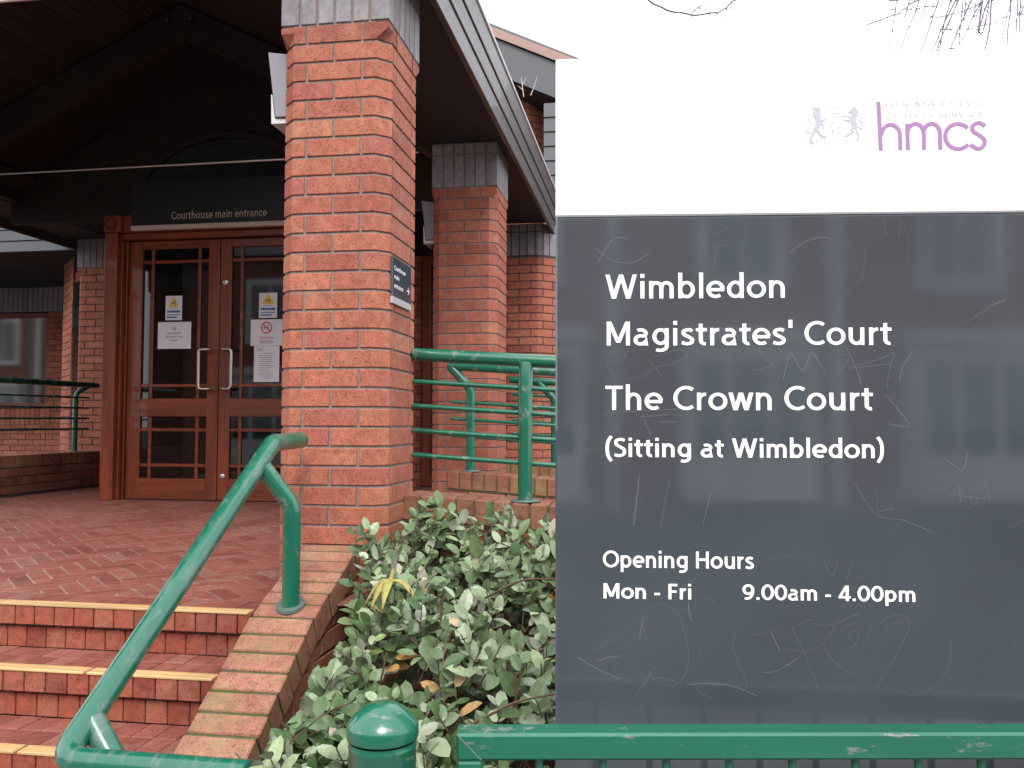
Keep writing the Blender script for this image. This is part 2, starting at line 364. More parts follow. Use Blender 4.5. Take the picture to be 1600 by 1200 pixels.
# ------------------------------------------------------------------ lettering: humanist stroke glyphs, cap height 1
def arc(cx, cy, rx, ry, a0, a1, n=None):
    n = n or max(4, int(abs(a1-a0)/12))
    return [(cx + rx*math.cos(math.radians(a0+(a1-a0)*i/n)), cy + ry*math.sin(math.radians(a0+(a1-a0)*i/n))) for i in range(n+1)]
def spl(p, n=6):
    o = []
    for i in range(len(p)-1):
        a, b, c_, d_ = p[max(i-1,0)], p[i], p[i+1], p[min(i+2,len(p)-1)]
        for k in range(n):
            t = k/n; o.append(tuple(.5*((2*b[q])+(-a[q]+c_[q])*t+(2*a[q]-5*b[q]+4*c_[q]-d_[q])*t*t+(-a[q]+3*b[q]-3*c_[q]+d_[q])*t**3) for q in (0,1)))
    return o + [p[-1]]
G = {
'i': (.34, [[(.17,0),(.17,.72)], [(.17,.86),(.17,1.02)]]), 'l': (.34, [[(.17,0),(.17,1.06)]]),
'n': (.79, [[(.17,0),(.17,.72)], arc(.39,.41,.22,.243,180,0)+[(.61,0)]]),
'm': (1.14, [[(.17,0),(.17,.72)], arc(.37,.43,.20,.223,180,0)+[(.57,0)], arc(.77,.43,.20,.223,180,0)+[(.97,0)]]),
'h': (.79, [[(.17,0),(.17,1.06)], arc(.39,.41,.22,.243,180,0)+[(.61,0)]]),
'u': (.79, [[(.62,0),(.62,.72)], [(.17,.72)]+arc(.395,.31,.225,.243,180,360)]),
'r': (.50, [[(.17,0),(.17,.72)], arc(.42,.40,.25,.253,180,84)]),
'b': (.81, [[(.17,0),(.17,1.06)], arc(.41,.36,.25,.293,0,360,30)]), 'd': (.81, [[(.64,0),(.64,1.06)], arc(.40,.36,.25,.293,0,360,30)]),
'p': (.81, [[(.17,-.27),(.17,.72)], arc(.41,.36,.25,.293,0,360,30)]),
'g': (.81, [arc(.40,.37,.25,.283,0,360,30), [(.64,.72),(.64,.02)]+arc(.38,-.02,.26,.19,0,-125)]),
'o': (.80, [arc(.40,.36,.29,.293,0,360,30)]), 'c': (.64, [arc(.40,.36,.29,.293,55,305)]),
'e': (.76, [arc(.39,.36,.28,.293,4,308), [(.12,.35),(.72,.35)]]),
'a': (.72, [[(.55,0),(.55,.46)]+arc(.33,.45,.22,.205,0,125), [(.55,.40),(.38,.40)]+arc(.31,.23,.19,.17,90,270)+[(.42,.075),(.55,.19)]]),
's': (.62, [spl([(.51,.60),(.36,.655),(.18,.60),(.17,.47),(.33,.37),(.49,.26),(.47,.12),(.29,.065),(.09,.115)])]),
't': (.50, [[(.22,.90),(.22,.24)]+arc(.38,.22,.16,.155,180,282), [(.03,.65),(.46,.65)]]),
'w': (.98, ['D',(.09,.72,.28,0),(.28,0,.49,.72),(.49,.72,.70,0),(.70,0,.89,.72)]), 'k': (.7, [[(.17,0),(.17,1.06)], 'D',(.18,.38,.56,.72),(.22,.40,.60,0)]),
'y': (.7, ['D',(.08,.72,.36,0),(.62,.72,.26,-.27)]), 'x': (.7, ['D',(.08,.72,.60,0),(.60,.72,.08,0)]), 'v': (.7, ['D',(.08,.72,.34,0),(.34,0,.60,.72)]),
'f': (.46, [[(.18,0),(.18,.82)]+arc(.36,.82,.18,.18,180,95), [(.02,.65),(.42,.65)]]),
'W': (1.30, ['D',(.10,1,.35,0),(.35,0,.63,1),(.63,1,.91,0),(.91,0,1.17,1)]),
'M': (1.12, [[(.17,0),(.17,1)], [(.94,0),(.94,1)], 'D',(.19,1,.555,.12),(.555,.12,.92,1)]),
'T': (.74, [[(.03,.933),(.71,.933)], [(.37,0),(.37,.93)]]), 'C': (.86, [arc(.53,.5,.42,.433,52,308)]),
'S': (.72, [spl([(.60,.87),(.42,.935),(.20,.87),(.18,.68),(.37,.54),(.57,.40),(.57,.17),(.35,.065),(.10,.12)])]),
'O': (1.04, [arc(.52,.5,.42,.433,0,360,36)]), 'H': (.96, [[(.17,0),(.17,1)],[(.78,0),(.78,1)],[(.17,.52),(.78,.52)]]),
'F': (.68, [[(.17,0),(.17,1)],[(.17,.933),(.62,.933)],[(.17,.50),(.57,.50)]]), 'E': (.68, [[(.17,0),(.17,1)],[(.17,.933),(.62,.933)],[(.17,.50),(.57,.50)],[(.17,.067),(.62,.067)]]),
'R': (.76, [[(.17,0),(.17,1)],[(.17,.933),(.36,.933)]+arc(.36,.70,.22,.233,90,-90)+[(.17,.467)], 'D',(.38,.45,.64,0)]), 'P': (.72, [[(.17,0),(.17,1)],[(.17,.933),(.36,.933)]+arc(.36,.70,.22,.233,90,-90)+[(.17,.467)]]),
'A': (.9, ['D',(.10,0,.44,1),(.44,1,.78,0),'E',[(.22,.3),(.68,.3)]]), 'J': (.5, [[(.33,1),(.33,.2)]+arc(.13,.2,.2,.2,0,-80)]), 'Y': (.8, ['D',(.10,1,.39,.42),(.68,1,.39,.42),'E',[(.39,0),(.39,.44)]]),
'U': (.92, [[(.17,1),(.17,.38)]+arc(.46,.38,.29,.313,180,360)+[(.75,1)]]), 'V': (.85, ['D',(.10,1,.42,0),(.42,0,.74,1)]), 'I': (.34, [[(.17,0),(.17,1)]]), 'G': (.95, [arc(.53,.5,.42,.433,52,330)+[(.86,.48)], [(.55,.46),(.9,.46)]]),
'N': (.96, [[(.17,0),(.17,1)],[(.78,0),(.78,1)],'D',(.18,1,.77,0)]), 'L': (.62, [[(.17,0),(.17,1)],[(.17,.067),(.58,.067)]]), 'Q': (1.04, [arc(.52,.5,.42,.433,0,360,36),'D',(.55,.25,.9,-.1)]),
'D': (.9, [[(.17,0),(.17,1)],[(.17,.933),(.35,.933)]+arc(.35,.5,.42,.433,90,-90)+[(.17,.067)]]), 'B': (.76, [[(.17,0),(.17,1)],[(.17,.933),(.36,.933)]+arc(.36,.73,.2,.203,90,-90)+[(.17,.527)],[(.36,.527)]+arc(.37,.3,.23,.233,90,-90)+[(.17,.067)]]),
'K': (.8, [[(.17,0),(.17,1)],'D',(.2,.48,.62,1),(.24,.52,.68,0)]),
'(': (.42, [spl([(.36,1.10),(.20,.82),(.15,.45),(.20,.06),(.36,-.22)])]), ')': (.42, [spl([(.06,1.10),(.22,.82),(.27,.45),(.22,.06),(.06,-.22)])]),
"'": (.30, [[(.15,.72),(.15,1.05)]]), '-': (.46, [[(.06,.33),(.40,.33)]]), '.': (.36, [[(.17,0),(.17,.17)]]), ' ': (.36, []),
'0': (.80, [arc(.40,.5,.29,.433,0,360,34)]), '9': (.80, [arc(.39,.66,.27,.275,0,360,28), spl([(.66,.66),(.64,.40),(.52,.17),(.34,.075),(.17,.085)])]),
'4': (.80, [[(.56,0),(.56,1)],[(.04,.245),(.76,.245)],'D',(.54,1,.10,.25)]), '>': (1.0, [[(.1,.36),(.85,.36)], 'D',(.5,.75,.88,.36),(.88,.36,.5,-.03)]),
}
def ribbon(pts, tx, ty):
    L_, R_ = [], []; closed = math.dist(pts[0], pts[-1]) < 1e-6; n = len(pts)
    for i, p in enumerate(pts):
        a = pts[i-1] if i else (pts[-2] if closed else p); b = pts[i+1] if i < n-1 else (pts[1] if closed else p)
        u1 = (p[0]-a[0], p[1]-a[1]); u2 = (b[0]-p[0], b[1]-p[1])
        def nrm(u): l = math.hypot(*u); return (u[0]/l, u[1]/l) if l > 1e-9 else None
        u1, u2 = nrm(u1), nrm(u2); u1 = u1 or u2; u2 = u2 or u1
        nx, ny = -(u1[1]+u2[1]), (u1[0]+u2[0]); l = math.hypot(nx, ny) or 1; nx /= l; ny /= l
        mit = min(1/max(.5, nx*-u1[1] + ny*u1[0]), 1.6)
        L_.append((p[0]+nx*tx/2*mit, p[1]+ny*ty/2*mit)); R_.append((p[0]-nx*tx/2*mit, p[1]-ny*ty/2*mit))
    return L_, R_
def text_mb(mb, s, O, U, V, width, cap, wt=.165, depth=.0006, mi=0, align='l', track=0):
    """lettering on the plane (O, U right, V up); lifted off it by depth (vinyl), each stroke a hair apart"""
    O, U, V = Vector(O), Vector(U), Vector(V); Nn = U.cross(V)
    lay = []; x = 0
    for ch in s:
        adv, st = G[ch]; mode = 'E'
        for q in st:
            if q in ('D', 'E'): mode = q; continue
            if mode == 'D' or isinstance(q, tuple):
                x0, y0, x1, y1 = q; h = wt*1.06/2; lay.append(([(x+x0-h,y0),(x+x1-h,y1)], [(x+x0+h,y0),(x+x1+h,y1)]))
            else: lay.append(ribbon([(x+a, b) for a, b in q], wt, wt*.84))
        x += adv + track
    xs = [p[0] for l, r in lay for p in l+r]; x0, x1 = min(xs), max(xs); sx = width/(x1-x0) if width else cap
    if align == 'c': O = O - U * ((x1-x0)*sx/2)
    for i, (l, r) in enumerate(lay):
        dz = Nn * (depth + (i % 7) * .00003); n = len(l)
        f = lambda p: O + U*((p[0]-x0)*sx) + V*(p[1]*cap) + dz
        vs = [f(p) for p in l] + [f(p) for p in r]
        c0 = (vs[1]-vs[0]).cross(vs[n]-vs[0])
        fs = [(k, k+1, n+k+1, n+k) for k in range(n-1)]
        if c0.dot(Nn) < 0: fs = [q[::-1] for q in fs]
        mb.add(vs, fs, .5, mi)
    return mb
def rib3(mb, pts, O, U, V, w_, depth, mi=0, tn=.5):
    O, U, V = Vector(O), Vector(U), Vector(V); Nn = U.cross(V); l, r = ribbon(pts, w_, w_); n = len(l)
    vs = [O+U*p[0]+V*p[1]+Nn*depth for p in l+r]; fs = [(k, n+k, n+k+1, k+1) for k in range(n-1)]
    if (vs[n]-vs[0]).cross(vs[1]-vs[0]).dot(Nn) < 0: fs = [q[::-1] for q in fs]
    mb.add(vs, fs, tn, mi)
# ================================================================== THE SETTING
ZL = .90
b = MB(); b.box((-150, -150, -.30), (150, 150, -.012)); struct('ground', b, 'road')
b = MB(); b.box((-60, -7.5, -.010), (60, -1.2, -.006)); struct('road', b, 'road')
b = MB()                                                        # pavement: slabs in front of the steps
for i in range(-14, 14):
    for k in range(-2, 5):
        x0, y0 = i*.6 + (.3 if k % 2 else 0), k*.6 - .05
        if y0 < 1.45 or not (-5.5 < x0 < 3): b.cbox((x0+.004, y0+.004, -.02), (x0+.596, y0+.596, .0), .003, rt())
struct('pavement', b, 'slabs')
b = MB()
for i in range(-20, 20): b.cbox((i*.9+.004, -1.40, -.1), (i*.9+.896, -1.25, .0), .012, rt())
o = struct('kerb', b, 'slabs')
b = MB(); b.add([(-1.05, 1.45, .22), (4, 1.45, .22), (4, 3.42, .22), (-1.05, 3.42, .22), (-1.05, 1.45, 0), (4, 1.45, 0)], [(0,1,2,3), (4,5,1,0)]); struct('planting_soil', b, 'soil')

# ---- landing paved in 45 degree herringbone behind one row of bricks on edge
def clip(poly, x0, x1, y0, y1):
    for ax, v, sgn in ((0, x0, 1), (0, x1, -1), (1, y0, 1), (1, y1, -1)):
        out = []
        for i in range(len(poly)):
            a, c = poly[i-1], poly[i]; ia, ic = (a[ax]-v)*sgn >= 0, (c[ax]-v)*sgn >= 0
            if ia != ic: t = (v-a[ax])/(c[ax]-a[ax]); out.append((a[0]+(c[0]-a[0])*t, a[1]+(c[1]-a[1])*t))
            if ic: out.append(c)
        poly = out
        if len(poly) < 3: return None
    return poly
def paver(mb, poly, z, h=.006, tn=.5):
    cx = sum(p[0] for p in poly)/len(poly); cy = sum(p[1] for p in poly)/len(poly); n = len(poly)
    if abs(sum(poly[i-1][0]*poly[i][1]-poly[i][0]*poly[i-1][1] for i in range(n))) < .00012: return
    if sum(poly[i-1][0]*poly[i][1]-poly[i][0]*poly[i-1][1] for i in range(n)) < 0: poly = poly[::-1]
    dz = random.uniform(-.0008, .0008)
    def ins(p, d):
        l = math.hypot(p[0]-cx, p[1]-cy) or 1; d = min(d, l*.25); return (p[0]+(cx-p[0])*d/l, p[1]+(cy-p[1])*d/l)
    vs = [(*p, z-h) for p in poly] + [(*p, z-.002+dz) for p in poly] + [(*ins(p, .003), z+dz) for p in poly]
    fs = [tuple(range(2*n, 3*n))] + [(r*n+i, r*n+(i+1) % n, (r+1)*n+(i+1) % n, (r+1)*n+i) for r in (0, 1) for i in range(n)]
    mb.add(vs, fs, tn)
b = MB(); a = .0725; g_ = .009; X0, X1, Y0, Y1 = -5.27, -.99, 2.89, 8.0
cs = math.cos(PI/4)
def rot45(x, y): return ((x-y)*cs*a - 3.3, (x+y)*cs*a + 5.2)
for i in range(-80, 80):
    for k in range(-80, 80):
        c4 = (i - k) % 6
        if c4 == 0: q = [(i, k), (i+3, k), (i+3, k+1), (i, k+1)]
        elif c4 == 5: q = [(i, k), (i+1, k), (i+1, k+3), (i, k+3)]
        else: continue
        e = g_/a/2; xs = [p[0] for p in q]; ys = [p[1] for p in q]; mx, my = min(xs), min(ys); Mx, My = max(xs), max(ys)
        q = [rot45(mx+e, my+e), rot45(Mx-e, my+e), rot45(Mx-e, My-e), rot45(mx+e, My-e)]
        q = clip(q, X0, X1, Y0, Y1)
        if q: paver(b, q, ZL, tn=rt())
NOS = [2.700, 2.470, 2.215, 1.955, 1.70, 1.45]                  # nosing lines, top step first
SX0, SX1 = -5.27, -1.31
for i in range(int((SX1-SX0)/.0745)+3):
    x = SX0 + i*.0745
    paver(b, [(x+.002, NOS[0]+.052), (min(x+.0725, -1.1), NOS[0]+.052), (min(x+.0725, -1.1), Y0-.004), (x+.002, Y0-.004)], ZL, tn=rt()) if x < -1.15 else None
b2 = MB(); b2.box((X0, NOS[0]+.12, .3), (-1.12, 3.20, ZL-.005)); b2.box((X0, 3.20, .3), (X1-.05, Y1+.15, ZL-.005)); 
for v in (b,): pass
m0 = len(b.v); b.add(b2.v, b2.f, .5, 1)
lo = struct('landing', b, ['paver', 'mortar_pale'])

# ---- six steps of red brick with yellow anti-slip strips
b = MB(); st = MB()
for i, y in enumerate(NOS):
    z = ZL - .15*i
    n = int((SX1-SX0)/.075)
    ox = random.uniform(0, .07)
    for k in range(-1, n+1):
        xa, xb = max(SX0, SX0+ox+k*.075+.002), min(SX1, SX0+ox+(k+1)*.075-.002)
        if xb - xa < .01: continue
        b.cbox((xa, y, z-.068), (xb, y+.055, z), .0022, rt(), 2)                      # nosing brick
        xa2, xb2 = max(SX0, xa+.03), min(SX1, xb+.03)
        if xb2-xa2 > .01: b.cbox((xa2, y+.022, z-.150), (xb2, y+.06, z-.079), .0022, rt(), 2)   # riser brick, set back
    b.box((SX0, y+.03, z-.152), (SX1, y+.30, z-.009), .5, 1)
    if i:
        depth = NOS[i-1] + .02 - (y+.052); 
        for r in range(2):
            ya, yb = y+.055+r*depth/2, y+.055+(r+1)*depth/2-.003
            for k in range(int((SX1-SX0)/.0745)+2):
                x = SX0 + k*.0745 - (.03*i % .07); xa, xb = max(SX0, x+.0015), min(SX1, x+.073)
                if xb-xa > .015: paver(b, [(xa, ya), (xb, ya), (xb, yb), (xa, yb)], z, tn=rt())
    cuts = sorted([SX0, (-2.25, -1.745, -1.775, -2.1, -1.9, -2.3)[i], (-3.8, -3.3, -3.5, -3.7, -3.2, -3.6)[i], SX1-.004])
    for xs, xe in zip(cuts, cuts[1:]):                          # strips in lengths, small gap where they meet
        st.cbox((xs+.006, y-.004, z-.004), (xe-.006, y+.048, z+.005), .002); 
        for gy in (.012, .024, .036): st.box((xs+.008, y+gy, z+.0045), (xe-.008, y+gy+.003, z+.0065))
steps = struct('steps', b, ['paver', 'mortar', 'riser'])
strip = obj('anti_slip_strip', st, 'yellow_strip', steps)

# ================================================================== PILLARS
def pillar_paths(x1, y0, W=.44, c=.048, e=.006):
    x0 = x1-W; y1 = y0+W; a, b_, p, q = x0+e, x1-e, y0+e, y1-e
    h = c/2
    ch = [(a+c, p), (b_-c, p), (b_-h, p+h), (b_, p+c), (b_, q-c), (b_-h, q-h), (b_-c, q), (a+c, q), (a+h, q-h), (a, q-c), (a, p+c), (a+h, p+h)]
    sq = [(a+c, p), (b_-c, p), (b_, p), (b_, p+c), (b_, q-c), (b_, q), (b_-c, q), (a+c, q), (a, q), (a, q-c), (a, p+c), (a, p)]
    return Path(ch, True), Path(sq, True)
def build_pillar(x1, y0, label, z_bot=.315, z_top=3.09, brick='brick', full=True, bev=.002):
    t = thing('brick_pillar', label, 'pillar', (x1-.22, y0+.22, z_bot), 'brick pillars carrying the entrance canopy')
    P1, P2 = pillar_paths(x1, y0); W = .428
    side = P1.L/4
    k1 = (.1075-.006-.048); cmid = .22-.006-.048; flat = W-.096; dg = .048*math.sqrt(2)
    def jt(path, dgl):
        per = flat + dgl
        A = lambda k: sorted([s*per + v for s in range(4) for v in (k1, flat-k1)])
        B = lambda k: sorted([s*per + v for s in range(4) for v in ((cmid,) if s % 2 == 0 else (.012, flat-.06))])
        return A, B
    A, B = jt(P1, dg); nc = round((z_top-z_bot)/.075) - 1
    b = MB()
    courses(b, P1, z_bot, nc, lambda k: (B(k) if (nc-k) % 2 == 1 else A(k)), b=bev)
    backing(b, P1, z_bot, z_bot+nc*.075, 1)
    # stopped chamfer course: square above, chamfered below
    zc = z_bot+nc*.075; per2 = flat + .096
    js = sorted([s*per2 + v for s in range(4) for v in (k1, flat-k1)])
    for a0, e0 in list(zip(js, js[1:])) + [(js[-1], js[0]+P2.L)]:
        tn = rt(); a_, e_ = a0+.005, e0-.005; mid = P2.verts_between(a_, e_); cols = [a_] + mid + [e_]
        rows = [(zc+.005, 0, 0), (zc+.005, .006, 0), (zc+.048, .006, 1), (zc+.070, .006, 1), (zc+.070, 0, 1)]; vs = []
        for z, off, sq in rows:
            for s_ in cols:
                q = P2.at(s_, off)
                for ci, cum in enumerate(P2.cum[:-1]):
                    if not sq and abs((s_ % P2.L)-cum) < 1e-5 and ci in (2, 5, 8, 11):
                        q = P1.p[ci] + P1.mit[ci]*off
                vs.append((q.x, q.y, z))
        n = len(cols); b.add(vs, [(r*n+c, r*n+c+1, (r+1)*n+c+1, (r+1)*n+c) for r in range(len(rows)-1) for c in range(n-1)], tn)
    backing(b, P1, zc, zc+.075, 1)
    obj('brick_shaft', b, [brick, 'mortar' if brick == 'brick' else 'mortar_dark'], t)
    # cap of blue-grey bricks standing on end, a row of headers over
    P3 = Path([(x1-.434, y0+.006), (x1-.006, y0+.006), (x1-.006, y0+.434), (x1-.434, y0+.434)], True)
    b = MB(); jj = lambda k: sorted([s*.428 + i*.428/6 for s in range(4) for i in range(1, 6)])
    courses(b, P3, z_top, 1, jj, ch=.222, b=bev); courses(b, P3, z_top+.222, 1, jj, ch=.075, b=bev)
    backing(b, P3, z_top+.0, z_top+.30, 1); b.add([(x1-.434, y0+.006, z_top+.3), (x1-.006, y0+.006, z_top+.3), (x1-.006, y0+.434, z_top+.3), (x1-.434, y0+.434, z_top+.3), (x1-.434, y0+.006, z_top), (x1-.006, y0+.006, z_top), (x1-.006, y0+.434, z_top), (x1-.434, y0+.434, z_top)], [(0,1,2,3), (7,6,5,4)], .5, 1)
    obj('pillar_cap', b, ['blue', 'mortar'], t)
    return t
PX = -.99
p1 = build_pillar(PX, 3.134, 'nearest orange brick pillar with the small slate sign on its side')
p2 = build_pillar(PX, 5.505, 'second orange brick pillar, standing behind the green ramp railings', bev=.0015)
dup(p2, (-4.40+.0, 0, 0), 'left brick pillar of the second row, beyond the left edge of the photo')
dup(p1, (-4.40+.0, 0, 0), 'left brick pillar at the front of the canopy, beyond the left edge of the photo')
p3l = build_pillar(-5.33, 7.88, 'far left brick pillar just left of the wooden door surround', brick='brick_far', bev=0)

# ================================================================== COURTHOUSE BUILDING
cb = thing('court_building', 'red brick courthouse with splayed corners behind the entrance canopy', 'building', (-3.4, 10.5, 0))
def wall(path, z0, z1, name='brick_wall', brick='brick_far', band=None, sill=None, parent=cb, bev=0):
    b = MB(); nc = int(round((z1-z0)/.075)); courses(b, path, z0, nc, stretcher(path), b=bev); backing(b, path, z0, z1, 1)
    if parent is cb and name == 'brick_wall': pass
    o = obj(name, b, [brick, 'mortar_dark'], parent)
    if band:
        b = MB(); courses(b, path, z1, 1, soldiers(path), ch=.222, b=0); courses(b, path, z1+.222, 1, soldiers(path), ch=.078, b=0); backing(b, path, z1, z1+.3, 1)
        obj('soldier_band', b, ['blue', 'mortar_dark'], parent)
    return o
ZT = 3.09
# right of the doors: pier and splayed wall (continues behind the court sign)
wall(Path([(-1.43, 7.89), (-1.03, 7.89), (-.985, 7.91), (.35, 9.245), (3.5, 9.245)]), 0, ZT, band=True)
wall(Path([(-2.45, 8.05), (-2.17, 8.05)]), .9, 3.15); wall(Path([(-1.43, 8.4), (-1.43, 7.89)][::-1]), .9, ZT)
b = MB(); b.box((-2.17, 8.06, 3.15), (-1.43, 8.2, 3.6)); b.box((-2.45, 8.07, 3.15), (-2.17, 8.2, 3.6)); obj('lintel', b, 'soffit', cb)
# glazed side entrance between second and third pillar
def sash(parent, x0, x1, y, z0, z1, fr=.07, mull=(), trans=(), dark=True, name='window', depth=.05):
    b = MB(); b.box((x0, y, z0), (x0+fr, y+depth, z1)); b.box((x1-fr, y, z0), (x1, y+depth, z1)); b.box((x0+fr, y+.002, z0), (x1-fr, y+depth-.002, z0+fr)); b.box((x0+fr, y+.002, z1-fr), (x1-fr, y+depth-.002, z1))
    for q in mull: b.box((q-.02, y+.004, z0+fr), (q+.02, y+depth-.004, z1-fr))
    for q in trans: b.box((x0+fr, y+.006, q-.02), (x1-fr, y+depth-.006, q+.02))
    f = obj(name, b, 'door_v', parent, bevel=.003)
    b = MB(); b.box((x0+fr-.005, y+.02, z0+fr-.005), (x1-fr+.005, y+.026, z1-fr+.005)); obj('pane', b, 'glass_dark', f); return f
sash(cb, -2.17, -1.43, 8.02, .92, 3.14, .075, trans=(1.72,), mull=(-1.80,))
# left: slit window in the splay, brick return, long wall with a window
wall(Path([(-6.53, 8.71), (-6.40, 8.60), (-6.10, 8.28)]), 0, 3.3)
wall(Path([(-13, 10.4), (-9.55, 10.4)]), .3, 3.0); wall(Path([(-8.02, 10.4), (-6.3, 10.4)]), .3, 3.0)
wall(Path([(-9.55, 10.4), (-8.02, 10.4)]), .3, 1.47)
q = Path([(-13, 10.4), (-6.3, 10.4)])
b = MB(); courses(b, q, 3.0, 1, soldiers(q), ch=.34, b=0); backing(b, q, 3.0, 3.34, 1); obj('soldier_band', b, ['blue', 'mortar_dark'], cb)
q = Path([(-9.6, 10.39), (-7.95, 10.39)]); b = MB(); courses(b, q, 1.47, 1, soldiers(q), ch=.225, b=0); backing(b, q, 1.47, 1.695, 1)
b.add([(-9.6, 10.38, 1.695), (-7.95, 10.38, 1.695), (-7.95, 10.6, 1.695), (-9.6, 10.6, 1.695)], [(0,1,2,3)]); obj('sill', b, ['brick_far', 'mortar_dark'], cb)
sash(cb, -9.55, -8.02, 10.46, 1.70, 3.0, .07)
b = MB(); b.box((0, 0, 0), (.10, .03, 2.2)); b.v = [(-5.72+.0 - x*2.6*.707 + 0 if 0 else -6.10 + (x/.1)*.33, 8.30 - (x/.1)*.28 + y, .92+z) for x, y, z in b.v]; f = obj('window', b, 'door_v', cb)
b = MB(); b.v = []; b.add([(-6.05, 8.235, 1.5), (-5.86, 8.075, 1.5), (-5.86, 8.075, 3.0), (-6.05, 8.235, 3.0)], [(0,1,2,3)]); b.prism([(-6.05, 8.235, 1.5), (-5.86, 8.075, 1.5), (-5.86, 8.075, 3.0), (-6.05, 8.235, 3.0)], (-.003, -.003, 0)); obj('pane', b, 'glass_dark', f)
# eave of the left wing and its dark soffit, roof over
b = MB()
for k in range(3): b.cbox((-13, 8.02-.012*k, 3.31+.115*k), (-5.9, 8.06, 3.31+.115*(k+1)-.004), .003)
obj('fascia', b, 'cladding', cb)
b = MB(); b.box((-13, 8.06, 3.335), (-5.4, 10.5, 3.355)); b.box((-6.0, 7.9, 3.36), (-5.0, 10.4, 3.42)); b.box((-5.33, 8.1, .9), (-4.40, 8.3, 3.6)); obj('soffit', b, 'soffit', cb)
b = MB(); b.prism([(-13, 8.0, 3.66), (-13, 11.8, 5.5), (-13, 11.8, 3.66)], (7.6, 0, 0)); obj('roof', b, 'slate', cb)
# tall part behind the canopy on the right: corner of brick, grey cladding boards, oversailing verge
wall(Path([(-3.2, 9.40), (-1.33, 9.40), (-1.27, 9.43), (-1.02, 9.68)]), 3.40, 5.35, bev=0)
b = MB()
for k in range(10): b.prism([(-1.06, 8.6, 3.30+.15*k), (-1.06-.0, 8.585, 3.30+.15*k), (-1.06, 8.6, 3.445+.15*k)], (1.2, .0, 0)); b.box((-1.06, 8.60, 3.30+.15*k), (3.5, 9.2, 3.447+.15*k))
obj('cladding', b, 'cladding', cb)
v0, v1 = Vector((-2.55, 8.85, 6.06)), Vector((-.30, 8.96, 5.05)); b = MB()
dz = Vector((0, 0, -.38)); dy = Vector((.1, .25, 0))
b.prism([v0, v1, v1+dz, v0+dz], dy); obj('verge_board', b, 'cladding', cb)
b = MB(); up = Vector((0, 0, .095)); b.prism([v0+Vector((0,-.03,.003)), v1+Vector((.03,-.03,.003)), v1+Vector((.05,-.03,0))+up, v0+Vector((0,-.03,0))+up], dy*1.4)
obj('roof_edge', b, 'roofedge', cb)
b = MB(); b.prism([v0+Vector((0,.1,-.38)), v1+Vector((0,.1,-.38)), v1+Vector((0,1.3,-.45)), v0+Vector((0,1.3,-.45))], (0,0,.03)); obj('soffit', b, 'soffit', cb)
b = MB(); b.prism([v0+Vector((0,0,.1)), v1+Vector((0,0,.1)), v1+Vector((0,3.4,.1)), v0+Vector((0,3.4,.1))], (0,0,.05)); obj('roof', b, 'slate', cb)
b = MB(); b.box((-13, 10.6, .3), (3.5, 14, 5.0)); b.box((-1.0, 9.3, 0), (3.5, 14, 4.4)); b.box((-6.2, 9.7, 3.45), (-1.1, 10.6, 5.35)); obj('inner_block', b, 'soffit', cb)

# dry weeds growing out of the canopy gutter
t = thing('gutter_weed', 'two dry pinkish weed stalks growing from the canopy gutter', 'weed', (-.80, 5.6, 3.72))
for pts in ([(-.83,5.62,3.72),(-.84,5.62,3.80),(-.85,5.63,3.86)], [(-.84,5.62,3.80),(-.815,5.62,3.845)], [(-.78,5.60,3.72),(-.755,5.60,3.78),(-.735,5.6,3.85)], [(-.83,5.62,3.76),(-.865,5.6,3.79)]):
    b = MB(); b.tube(pts, .0035, 6, r2=.0015); obj('stalk', b, 'straw', t)

